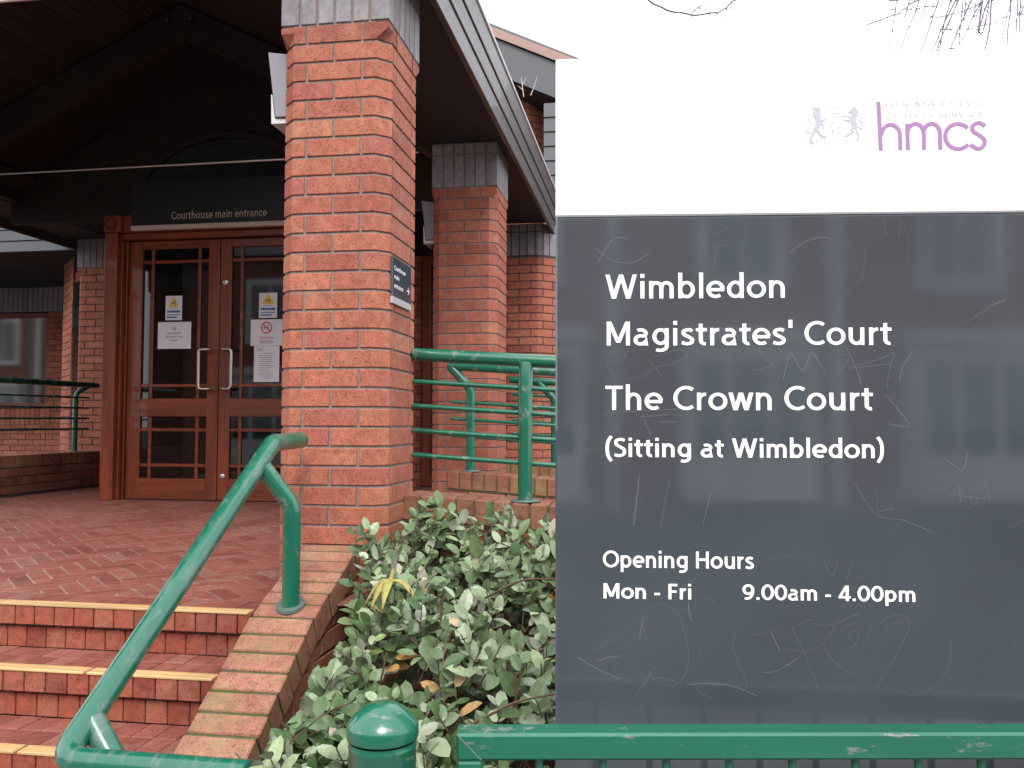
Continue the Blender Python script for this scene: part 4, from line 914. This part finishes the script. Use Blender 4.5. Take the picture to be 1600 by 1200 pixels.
em([(150,200),(165,190),(185,195),(205,205)], 8); em([(145,215),(150,195),(160,205),(175,190),(190,205),(205,200),(212,220)], 7)
blob(180, 240, 34, 34); blob(205, 262, 14, 12); em([(185,270),(195,300),(190,340),(165,385)], 44); em([(205,300),(235,298),(262,278)], 14); em([(215,315),(232,340),(225,362)], 14)
em([(165,380),(140,420),(125,455),(138,478),(158,476)], 24); em([(188,370),(205,410),(225,428),(258,436)], 20); em([(135,400),(108,388),(95,372),(118,340),(130,300),(118,282),(98,300)], 8)
blob(480, 222, 26, 30); em([(455,215),(440,235),(445,245)], 16); em([(465,200),(455,180)], 6); em([(485,200),(478,182)], 8); em([(505,215),(512,240),(500,270)], 12)
em([(480,250),(472,285),(475,320),(490,345)], 42); em([(460,290),(430,300),(398,294)], 12); em([(455,300),(430,320)], 12); em([(455,275),(410,262),(375,266)], 8)
em([(495,340),(462,370),(470,395),(430,420),(402,434)], 18); em([(490,350),(500,400),(515,430),(510,460),(490,466)], 14); em([(505,350),(530,370),(548,368),(545,330),(520,300),(528,280),(548,290)], 8)
em([(255,210),(270,190),(290,200),(315,185),(340,200),(360,195),(370,215)], 5); em([(280,245),(310,238),(345,240),(365,248)], 5); em([(270,225),(365,225)], 4); em([(315,165),(315,190)], 5)
for x, y in ((285,310),(305,325),(285,345),(345,320),(355,355),(340,375),(300,385),(345,400)): em([(x-10,y),(x+14,y-3)], 7)
em([(305,360),(308,405)], 5)
for x, y in ((245,490),(285,485),(325,460),(350,488),(410,488),(210,450),(455,450),(180,465)): em([(x-10,y+5),(x+10,y-5)], 7)
obj('coat_of_arms', b, 'lav', t)
# graffiti scratched into the grey panel
SCR = [[(0.086,1.224),(0.076,1.212),(0.061,1.204),(0.048,1.2),(0.03,1.201),(0.051,1.183),(0.076,1.159),(0.091,1.136),(0.111,1.101)],[(0.111,1.101),(0.086,1.111),(0.061,1.123),(0.038,1.137)],[(0.099,1.22),(0.11,1.202),(0.117,1.169),(0.124,1.139),(0.131,1.112),(0.136,1.082)],[(0.136,1.075),(0.151,1.095),(0.166,1.118),(0.176,1.132)],[(0.154,1.18),(0.148,1.192),(0.151,1.21),(0.164,1.225),(0.179,1.23),(0.197,1.223),(0.212,1.203),(0.221,1.176),(0.226,1.149),(0.224,1.121),(0.213,1.101),(0.199,1.091),(0.181,1.093),(0.164,1.105),(0.154,1.123)],[(0.144,1.17),(0.146,1.187),(0.151,1.2)],[(0.273,1.188),(0.259,1.169),(0.241,1.141),(0.229,1.119),(0.223,1.096)],[(0.226,1.094),(0.253,1.096),(0.288,1.095),(0.315,1.088),(0.339,1.078)],[(0.236,1.089),(0.253,1.077),(0.273,1.069)],[(0.304,1.177),(0.301,1.155),(0.311,1.128),(0.32,1.111),(0.324,1.096)],[(0.331,1.178),(0.358,1.184),(0.381,1.192)],[(0.363,1.186),(0.372,1.169),(0.379,1.154)],[(0.349,1.116),(0.372,1.119),(0.39,1.129),(0.402,1.137)],[(0.071,1.131),(0.093,1.138),(0.111,1.14)],[(0.076,1.132),(0.103,1.128),(0.13,1.122)],[(0.069,1.145),(0.081,1.16),(0.096,1.167),(0.111,1.164)],[(0.227,1.233),(0.227,1.218),(0.232,1.201)],[(0.166,1.104),(0.184,1.104),(0.201,1.099)],[(0.511,1.216),(0.495,1.212),(0.478,1.202),(0.456,1.197),(0.436,1.199)],[(0.435,1.207),(0.417,1.2),(0.401,1.192),(0.407,1.179),(0.419,1.152),(0.428,1.127),(0.438,1.103),(0.441,1.088)],[(0.471,1.197),(0.456,1.172),(0.441,1.159),(0.421,1.153),(0.392,1.156)],[(0.453,1.16),(0.463,1.143),(0.482,1.126),(0.499,1.114)],[(0.548,1.155),(0.528,1.132),(0.506,1.099),(0.484,1.074)],[(0.478,1.184),(0.49,1.196),(0.51,1.203)],[(0.539,1.198),(0.559,1.212),(0.579,1.216),(0.593,1.21),(0.593,1.194),(0.583,1.172),(0.568,1.142),(0.55,1.115),(0.538,1.09)],[(0.661,1.176),(0.662,1.149),(0.654,1.127),(0.637,1.104),(0.618,1.089),(0.598,1.084),(0.576,1.09),(0.555,1.103)],[(0.564,1.201),(0.583,1.204)],[(0.532,1.201),(0.527,1.183),(0.524,1.164)],[(0.559,1.201),(0.552,1.179)],[(0.49,1.175),(0.5,1.188),(0.51,1.181),(0.502,1.163),(0.492,1.161)],[(0.391,1.128),(0.41,1.142)],[(0.08,1.649),(0.107,1.662),(0.121,1.655),(0.11,1.643),(0.088,1.64),(0.103,1.615)],[(0.107,1.662),(0.136,1.66),(0.159,1.647),(0.166,1.632),(0.144,1.617),(0.11,1.614)],[(0.17,1.651),(0.203,1.662),(0.222,1.662),(0.225,1.651),(0.199,1.64),(0.173,1.634)],[(0.173,1.634),(0.184,1.617)],[(0.192,1.64),(0.242,1.623),(0.244,1.666),(0.273,1.643),(0.314,1.626),(0.308,1.665)],[(0.325,1.666),(0.369,1.666)],[(0.347,1.665),(0.361,1.647),(0.372,1.637),(0.332,1.627)],[(0.39,1.613),(0.398,1.647),(0.405,1.656),(0.423,1.628),(0.438,1.658),(0.456,1.632)],[(0.456,1.65),(0.474,1.656),(0.496,1.654),(0.499,1.647),(0.47,1.61),(0.456,1.639),(0.46,1.652)],[(0.496,1.669),(0.514,1.628),(0.521,1.602)],[(0.576,1.659),(0.55,1.647),(0.499,1.632),(0.572,1.64)],[(0.576,1.659),(0.566,1.617),(0.564,1.595)],[(0.608,1.661),(0.59,1.635),(0.584,1.61)],[(0.084,1.554),(0.155,1.559),(0.243,1.563)],[(0.143,1.548),(0.195,1.552)],[(0.153,1.542),(0.164,1.516)],[(0.177,1.539),(0.208,1.54)],[(0.56,1.588),(0.581,1.562),(0.599,1.533),(0.563,1.538)],[(0.273,1.554),(0.302,1.554),(0.294,1.535),(0.265,1.517),(0.228,1.511)],[(0.074,1.817),(0.1,1.858),(0.126,1.858)],[(0.069,1.843),(0.095,1.822),(0.131,1.816),(0.162,1.832)],[(0.301,1.875),(0.306,1.846),(0.255,1.854),(0.301,1.877)],[(0.403,1.831),(0.428,1.85),(0.459,1.858),(0.479,1.852)],[(0.486,1.839),(0.488,1.788),(0.498,1.767),(0.523,1.787),(0.529,1.829),(0.509,1.844),(0.484,1.839)],[(0.507,1.878),(0.527,1.892)],[(0.56,1.888),(0.567,1.859)],[(0.56,1.885),(0.59,1.888),(0.587,1.859)],[(0.672,1.882),(0.709,1.886)],[(0.68,1.889),(0.704,1.873)],[(0.64,1.879),(0.642,1.859)],[(0.701,1.712),(0.736,1.735),(0.763,1.75)],[(0.741,1.74),(0.763,1.749)],[(0.674,1.853),(0.668,1.776)],[(0.281,1.846),(0.273,1.805)],[(0.508,1.437),(0.542,1.384),(0.591,1.375)],[(0.543,1.427),(0.545,1.385)],[(0.555,1.415),(0.589,1.415)],[(0.572,1.395),(0.547,1.389)],[(0.586,1.375),(0.634,1.355)],[(0.656,1.48),(0.685,1.46),(0.695,1.49)],[(0.665,1.44),(0.669,1.405)],[(0.68,1.435),(0.682,1.405)],[(0.66,1.42),(0.723,1.411)],[(0.694,1.44),(0.703,1.401),(0.724,1.436),(0.728,1.406)],[(0.353,1.274),(0.383,1.271),(0.373,1.308),(0.401,1.313)],[(0.344,1.302),(0.401,1.313)],[(0.413,1.268),(0.408,1.298),(0.432,1.269),(0.43,1.301)],[(0.453,1.309),(0.467,1.279),(0.477,1.304)],[(0.502,1.304),(0.491,1.274),(0.516,1.28)],[(0.037,1.472),(0.04,1.426)],[(0.33,1.428),(0.36,1.438),(0.39,1.423),(0.409,1.403)],[(0.144,1.447),(0.134,1.361)],[(0.195,1.442),(0.179,1.356)],[(0.265,1.417),(0.252,1.364)],[(0.488,1.417),(0.498,1.427)],[(0.756,1.362),(0.785,1.377)],[(0.228,1.226),(0.231,1.201)],[(0.259,1.242),(0.271,1.231)]]
b = MB(); random.seed(3)
for k, pl in enumerate(SCR):
    q = spl(pl, 5) if len(pl) > 2 else pl
    rib3(b, q, SO, SU, SV, random.choice((.0005, .0008, .0011)), .0003+.00002*(k % 8), 0, random.choice((.1, .25, .45, .8)))
    if random.random() < .35: rib3(b, [(x+.0018, z-.0012) for x, z in q[len(q)//4:]], SO, SU, SV, .0004, .0003+.00002*(k % 8), 0, .2)
for k in range(26):
    u, z, a_ = random.uniform(.01, .8), random.uniform(1.1, 1.88), random.uniform(0, PI); l = random.uniform(.02, .12)
    rib3(b, spl([(u, z), (u+l*.5*math.cos(a_)+.004, z+l*.5*math.sin(a_)), (u+l*math.cos(a_), z+l*math.sin(a_))], 4), SO, SU, SV, .0004, .0003+.00002*(k % 8), 0, random.uniform(0, .5))
obj('scratches', b, 'scratch', t)

# ================================================================== GUARD RAIL AND BOLLARD IN THE FOREGROUND
GA = math.radians(9.8); GU = Vector((math.cos(GA), math.sin(GA), 0)); GN = Vector((-math.sin(GA), math.cos(GA), 0)); GO = Vector((-.294, 1.300, 0))
t = thing('guard_rail', 'square green steel guard rail crossing in front of the court sign', 'railing', tuple(GO))
GM = Matrix(((GU.x, GN.x, 0, GO.x), (GU.y, GN.y, 0, GO.y), (0, 0, 1, 0), (0, 0, 0, 1)))
ZG = 1.063; LG = 2.0
b = MB(); b.cbox((0, 0, ZG-.041), (LG, .046, ZG), .004, .5, 0, GM); obj('top_rail', b, 'green_rail', t)
b = MB(); b.cbox((0.0006, .0006, 0), (.041, .0454, ZG-.0415), .004, .5, 0, GM); obj('post', b, 'green_rail', t)
b = MB(); b.cbox((LG-.041, .0006, 0), (LG-.0006, .0454, ZG-.0415), .004, .5, 0, GM); obj('post', b, 'green_rail', t)
b = MB(); b.cbox((.0415, .003, .10), (LG-.042, .043, .14), .004, .5, 0, GM); obj('bottom_rail', b, 'green_rail', t)
k = 0; x = .043 + .085
while x < LG-.06:
    b = MB(); b.tube([(GO+GU*x+GN*.023+Vector((0,0,.135))), (GO+GU*x+GN*.023+Vector((0,0,ZG-.040)))], .0062, 12, cap=False); obj('bar', b, 'green_rail', t); x += .0985
b = MB(); rib3(b, [(.004, -.004), (.039, -.039)], GO-GN*.0+Vector((0,0,ZG)), GU, Vector((0,0,1)), .0012, .0004); obj('weld_seam', b, 'lightbox', t)
t = thing('bollard', 'round green bollard with a chipped domed cap in front of the shrub', 'bollard', (-.397, 1.255, 0))
cx, cy = -.3965, 1.256
b = MB(); b.lathe([(.0500, 0), (.0500, 1.056), (.0510, 1.0575), (.0500, 1.059), (.0500, 1.0655)], (cx, cy, 0), 48); obj('post', b, 'green_rail', t)
b = MB(); b.lathe([(.045, 1.0640), (.0528, 1.0650), (.0535, 1.0675), (.0535, 1.0810), (.0525, 1.0850), (.046, 1.0945), (.035, 1.1050), (.022, 1.1125), (.010, 1.1160), (.0001, 1.1165)], (cx, cy, .004), 48); obj('cap', b, 'green_rail', t)

# ================================================================== SHRUBS
def leafmesh(mb, p, d, n, L, W, curl, tn):
    """pointed oval leaf from p along d, face normal n, folded along the midrib and curled"""
    s_ = d.cross(n).normalized(); vs = []
    st = ((0, 0), (.2, .78), (.5, 1.0), (.82, .70), (1, 0))
    for t_, w_ in st:
        c_ = p + d*(t_*L) + n*(-curl*L*t_*t_)
        if w_ == 0: vs.append(c_)
        else: vs += [c_ + s_*(W/2*w_) + n*(.10*W*w_), c_, c_ - s_*(W/2*w_) + n*(.10*W*w_)]
    mb.add(vs, [(0,1,2), (0,2,3), (1,4,5,2), (2,5,6,3), (4,7,8,5), (5,8,9,6), (7,10,8), (8,10,9)], tn, 0, False)
def spray(lm, sm, tip, d, nl, L, darkp=0):
    u = Vector((random.uniform(-1,1), random.uniform(-1,1), random.uniform(-1,1))).cross(d).normalized(); base = random.random()**1.15*.90
    sm.tube([tip - d*L*3.2 + Vector((random.uniform(-.02,.02), random.uniform(-.02,.02), -.02)), tip - d*L*1.5, tip], .0016, 5, cap=False)
    for i in range(nl):
        f = i/nl; pos = tip - d*(L*2.2*f); a_ = i*2.4 + random.uniform(-.3,.3)
        r = (Matrix.Rotation(a_, 3, d) @ u); out = (r*(.55+.6*f) + d*(.75-.55*f) + Vector((0,0,.1))).normalized()
        up = Vector((random.uniform(-.5,.5), random.uniform(-.9,.2)-.15, 1.0)); nn = (up - out*up.dot(out)).normalized()
        s_ = L*random.uniform(.55, 1.3)*(.7+.3*min(1, f*2.5)); tn = min(1, max(0, base + random.gauss(0, .12)))
        if random.random() < .018: tn = random.uniform(.96, 1)
        elif tn > .93: tn = .88
        if random.random() < .04: nn = -nn
        leafmesh(lm, pos, out, nn, s_, s_*random.uniform(.50, .70), random.uniform(.0, .35), tn)
def lump(x, y, s=0): return .055*math.sin(x*9.3+1.7+s) * math.sin(y*8.1+.6) + .045*math.sin(x*17+y*13+s) + .03*math.sin(x*31-y*23)
def hmain(x, y):
    h = .84 + (y-1.62)*.205 + lump(x, y)
    dd = x + 1.05; h -= .13*math.exp(-((y-1.97-.12*math.sin(x*7))/.11)**2)
    if y < 2.95: h -= max(0, .27-dd)*1.7*min(1, (2.95-y)/.5)
    if y < 1.75: h -= (1.75-y)*1.2
    if y > 3.2: h -= (y-3.2)*.5
    return h
t = thing('shrub', 'spreading shrub with silvery green oval leaves filling the bed beside the court sign', 'shrub', (-.5, 2.5, .22))
lm, sm = MB(), MB(); random.seed(11); cnt = 0
while cnt < 1120:
    x, y = random.uniform(-1.04, .95), random.uniform(1.60, 3.36)
    if x > .0 and random.random() < .6: continue
    dpt = min(.35, random.expovariate(1/.075)); z = hmain(x, y) - dpt
    if x < -1.0 and y < 2.6 and z > zc(y)-.03: continue
    if y > 3.0 and x < -.99+.06: x += .08
    d_ = Vector((random.gauss(0, .55) - (.35 if x < -.85 else 0), random.gauss(-.28, .5), random.uniform(.45, 1.1))).normalized()
    spray(lm, sm, Vector((x, y, z)), d_, random.randint(5, 9), random.uniform(.048, .070)); cnt += 1
obj('foliage', lm, 'leaf', t)
for k in range(70):                                             # branches from the soil
    x, y = random.uniform(-.95, .6), random.uniform(1.8, 3.2); x2, y2 = x+random.uniform(-.25,.25), y+random.uniform(-.3,.2)
    y2 = max(1.65, y2); sm.tube(fillet([(x, y, .2), ((x+x2)/2+random.uniform(-.08,.08), (y+y2)/2, .5), (x2, y2, hmain(x2, y2)-.05)], .2, 4), .006, 6, r2=.003)
for pts in ([(-.42,1.95,.84),(-.30,1.94,.91),(-.18,2.0,.92)], [(-.5,2.6,1.0),(-.38,2.55,1.07),(-.2,2.6,1.07)]):
    sm.tube(fillet(pts, .1, 5), .0035, 6, r2=.002)
obj('stems', sm, 'stem', t)
t = thing('shrub', 'small darker green shrub at the foot of the sloping stair wall', 'shrub', (-.8, 1.75, 0))
lm, sm = MB(), MB(); cnt = 0
while cnt < 210:
    x, y = random.uniform(-.90, -.46), random.uniform(1.45, 2.0)
    if x < -.74 and y < 1.80: continue
    z = .80 + (y-1.42)*.06 + lump(x, y, 2) - max(0, -.80-x)*.35 - min(.35, random.expovariate(1/.07))
    d_ = Vector((random.gauss(-.3, .5), random.gauss(-.3, .4), random.uniform(.4, 1.0))).normalized()
    spray(lm, sm, Vector((x, y, z)), d_, random.randint(6, 9), random.uniform(.046, .060)); cnt += 1
obj('foliage', lm, 'leaf_dark', t)
for k in range(14):
    x, y = random.uniform(-.95, -.5), random.uniform(1.6, 1.9); sm.tube([(x, y, 0), (x+random.uniform(-.1,.1), y, .4), (x+random.uniform(-.15,.15), y-.05, .76)], .005, 6, r2=.003)
obj('stems', sm, 'stem', t)
# banana skin lying on the shrub
t = thing('banana_skin', 'yellow banana skin lying on the shrub leaves', 'banana skin', (-.75, 2.40, 1.03))
bs = Vector((-.752, 2.45, 1.070))
for k, (dx, dy, L_) in enumerate(((-.8, -.5, .075), (-.35, -.95, .09), (.05, -1, .095), (.9, -.35, .10))):
    dv = Vector((dx, dy, 0)).normalized(); sd = dv.cross(Vector((0,0,1))); top, bot = [], []
    for i in range(8):
        f = i/7; c_ = bs + dv*(L_*f) + Vector((0,0,.012*math.sin(f*PI) - .06*f*f)); wd = .005 + .0085*math.sin(min(1, f*1.15)*PI)**.8 if f < 1 else .002
        top += [c_ + sd*wd, c_ + Vector((0,0,.004)), c_ - sd*wd]; bot += [c_ + sd*wd*.8 - Vector((0,0,.003)), c_ - Vector((0,0,.001)), c_ - sd*wd*.8 - Vector((0,0,.003))]
    b = MB(); n = 8; fs = []
    for i in range(7):
        for j in (0, 1): fs.append((i*3+j, i*3+j+1, i*3+j+4, i*3+j+3)); fs.append((24+i*3+j, 24+i*3+j+3, 24+i*3+j+4, 24+i*3+j+1))
        for j in (0, 2): fs.append((i*3+j, (i+1)*3+j, 24+(i+1)*3+j, 24+i*3+j))
    b.add(top+bot, fs, random.random(), 0, True); obj('peel_strip', b, 'banana', t)
b = MB(); b.tube([bs+Vector((0,0,-.004)), bs+Vector((0,.004,.014)), bs+Vector((.004,.01,.034))], .007, 8, r2=.005); obj('stalk', b, 'banana', t)

# ================================================================== BARE TREE BEHIND THE SIGN
t = thing('bare_tree', 'leafless tree with fine drooping twigs above the court sign', 'tree', (4.7, 8.0, 0))
random.seed(5)
b = MB(); b.tube([(4.7, 8.0, -.1), (4.65, 8.0, 1.5), (4.5, 7.9, 3.2), (4.35, 7.8, 5.2), (4.2, 7.7, 7.6)], .16, 14, r2=.06); obj('trunk', b, 'bark', t)
cr = MB()
def limb(p, d, L, r, lvl):
    pts = [Vector(p)]; d = Vector(d).normalized()
    for i in range(6):
        d = (d + Vector((random.gauss(0,.12), random.gauss(0,.12), random.gauss(0,.08) - (.05 if lvl < 2 else .16)))).normalized(); pts.append(pts[-1] + d*L/6)
    cr.tube(pts, r, 7 if r > .01 else 5, r2=r*.5, cap=False)
    if lvl < 3:
        for i in range(2, 7):
            for q in range(2 if lvl else 1):
                nd = (d + Vector((random.gauss(0,.7), random.gauss(0,.7), random.gauss(-.1,.5)))).normalized(); limb(pts[i], nd, L*random.uniform(.4,.62), r*.45, lvl+1)
for a_, z, L_ in ((-2.3, 6.2, 2.0), (-1.2, 6.5, 2.2), (.3, 5.7, 2.4), (1.7, 6.2, 2.0), (-.5, 6.6, 2.0), (2.4, 6.4, 1.8)):
    limb((4.3, 7.8, z+.9), (math.cos(a_), math.sin(a_)*.8, .55), L_, .045, 1)
def twig(pts, r=.0055):                                         # drooping twigs with bud knots
    q = spl([Vector(p)[:] for p in pts], 4) if 0 else pts
    q = [Vector(p) for p in pts]; o_ = [q[0]]
    for a, c_ in zip(q, q[1:]):
        for k in range(1, 4): o_.append(a.lerp(c_, k/3) + Vector((random.gauss(0,.006), random.gauss(0,.006), random.gauss(0,.006))))
    cr.tube(o_, r, 5, r2=r*.55, cap=False)
    for p in o_[1::1]:
        if random.random() < .45: cr.tube([p, p+Vector((random.gauss(0,.022), random.gauss(0,.02), random.uniform(-.03,.012)))], r*.8, 5, r2=r*.35)
        if random.random() < .35: cr.tube([p, p+Vector((random.gauss(0,.07), random.gauss(0,.05), -.05)), p+Vector((random.gauss(0,.10), random.gauss(0,.05), random.uniform(-.26,-.08)))], r*.5, 4, r2=r*.25, cap=False)
for k in range(30):
    x = random.uniform(1.80, 3.35); y = 7.3 + random.uniform(-.4, .4); top = random.uniform(5.3, 5.7); dx = random.uniform(-.45, -.05); zb = random.uniform(4.5, 4.75)
    twig([(x-dx, y, top), (x-dx*.5, y, (top+zb)/2+.06), (x, y, zb)], random.uniform(.005, .010))
for k in range(7):
    x = random.uniform(1.75, 2.6); z = random.uniform(4.72, 5.0); s2 = random.uniform(-.1, .35); twig([(x, 7.3, z), (x+.25, 7.35, z+.03+s2*.2), (x+.5, 7.38, z+.12+s2*.5), (x+.8, 7.4, z+.25+s2)], random.uniform(.003, .006))
arcp = [(-.28, 7.1, 5.35), (-.02, 7.1, 5.06), (.16, 7.1, 4.955), (.34, 7.12, 4.91), (.46, 7.12, 4.905), (.58, 7.13, 4.93), (.72, 7.15, 5.04), (.80, 7.15, 5.2)]
twig(arcp, .010); twig([(.62, 7.13, 5.12), (.66, 7.13, 5.05), (.70, 7.14, 5.03)], .006); twig([(.3,7.12,4.95),(.29,7.12,5.1),(.31,7.12,5.3)], .003); twig([(.36,7.12,4.93),(.42,7.12,4.98),(.47,7.12,5.02)], .006); twig([(.27,7.12,4.9),(.23,7.12,4.6),(.2,7.1,4.45)], .002)
cr.tube(fillet([(4.3, 7.7, 6.6), (3.0, 7.5, 6.1), (2.2, 7.3, 6.0), (1.0, 7.1, 6.1), (.2, 7.1, 6.3)], .5, 5), .03, 7, r2=.008)
obj('crown', cr, 'twig', t)
dup(t, (-26, -14, 0), 'leafless street tree across the street, seen only mirrored in the windows')

# ================================================================== ACROSS THE STREET (mirrored in the sign and the door glass)
M_['render_wall'] = mat('pale_rendered_wall', (.34, .31, .28), .8); M_['trim'] = mat('white_stone_trim', (.66, .65, .63), .7)
hs = []
for x0, x1, lb in ((-54, -21.3, 'left brick terrace across the street, behind the photographer'), (-15.25, 25, 'right brick terrace across the street, behind the photographer')):
    t = thing('terrace_house', lb, 'building', ((x0+x1)/2, -12, 0)); hs.append(t)
    b = MB(); b.box((x0, -20, 0), (x1, -12, 6.6)); obj('wall', b, 'brick_dark', t)
    b = MB(); b.prism([(x0-.1, -11.7, 6.6), (x0-.1, -16, 9.2), (x0-.1, -20.3, 6.6)], (x1-x0+.2, 0, 0)); obj('roof', b, 'slate', t)
for i in range(19):
    x = -51.5 + i*4; t = hs[0] if x < -16 else hs[1]
    if -23 < x < -13.8: continue
    b = MB(); b.box((x-1.15, -12.0, .2), (x+1.15, -11.45, 2.9)); b.box((x-1.25, -12, 2.9), (x+1.25, -11.35, 3.15)); b.box((x-.8, -12, 3.9), (x+.8, -11.88, 5.9)); b.box((x+1.6, -12, 0), (x+1.8, -11.85, 6.5)); bay = obj('bay_window', b, 'trim', t)
    b = MB(); b.box((x-.95, -11.449, 1.0), (x-.45, -11.43, 2.6)); b.box((x-.3, -11.449, 1.0), (x+.3, -11.43, 2.6)); b.box((x+.45, -11.449, 1.0), (x+.95, -11.43, 2.6)); b.box((x-.6, -11.879, 4.1), (x-.05, -11.86, 5.7)); b.box((x+.05, -11.879, 4.1), (x+.6, -11.86, 5.7)); obj('pane', b, 'glass_dark', bay)
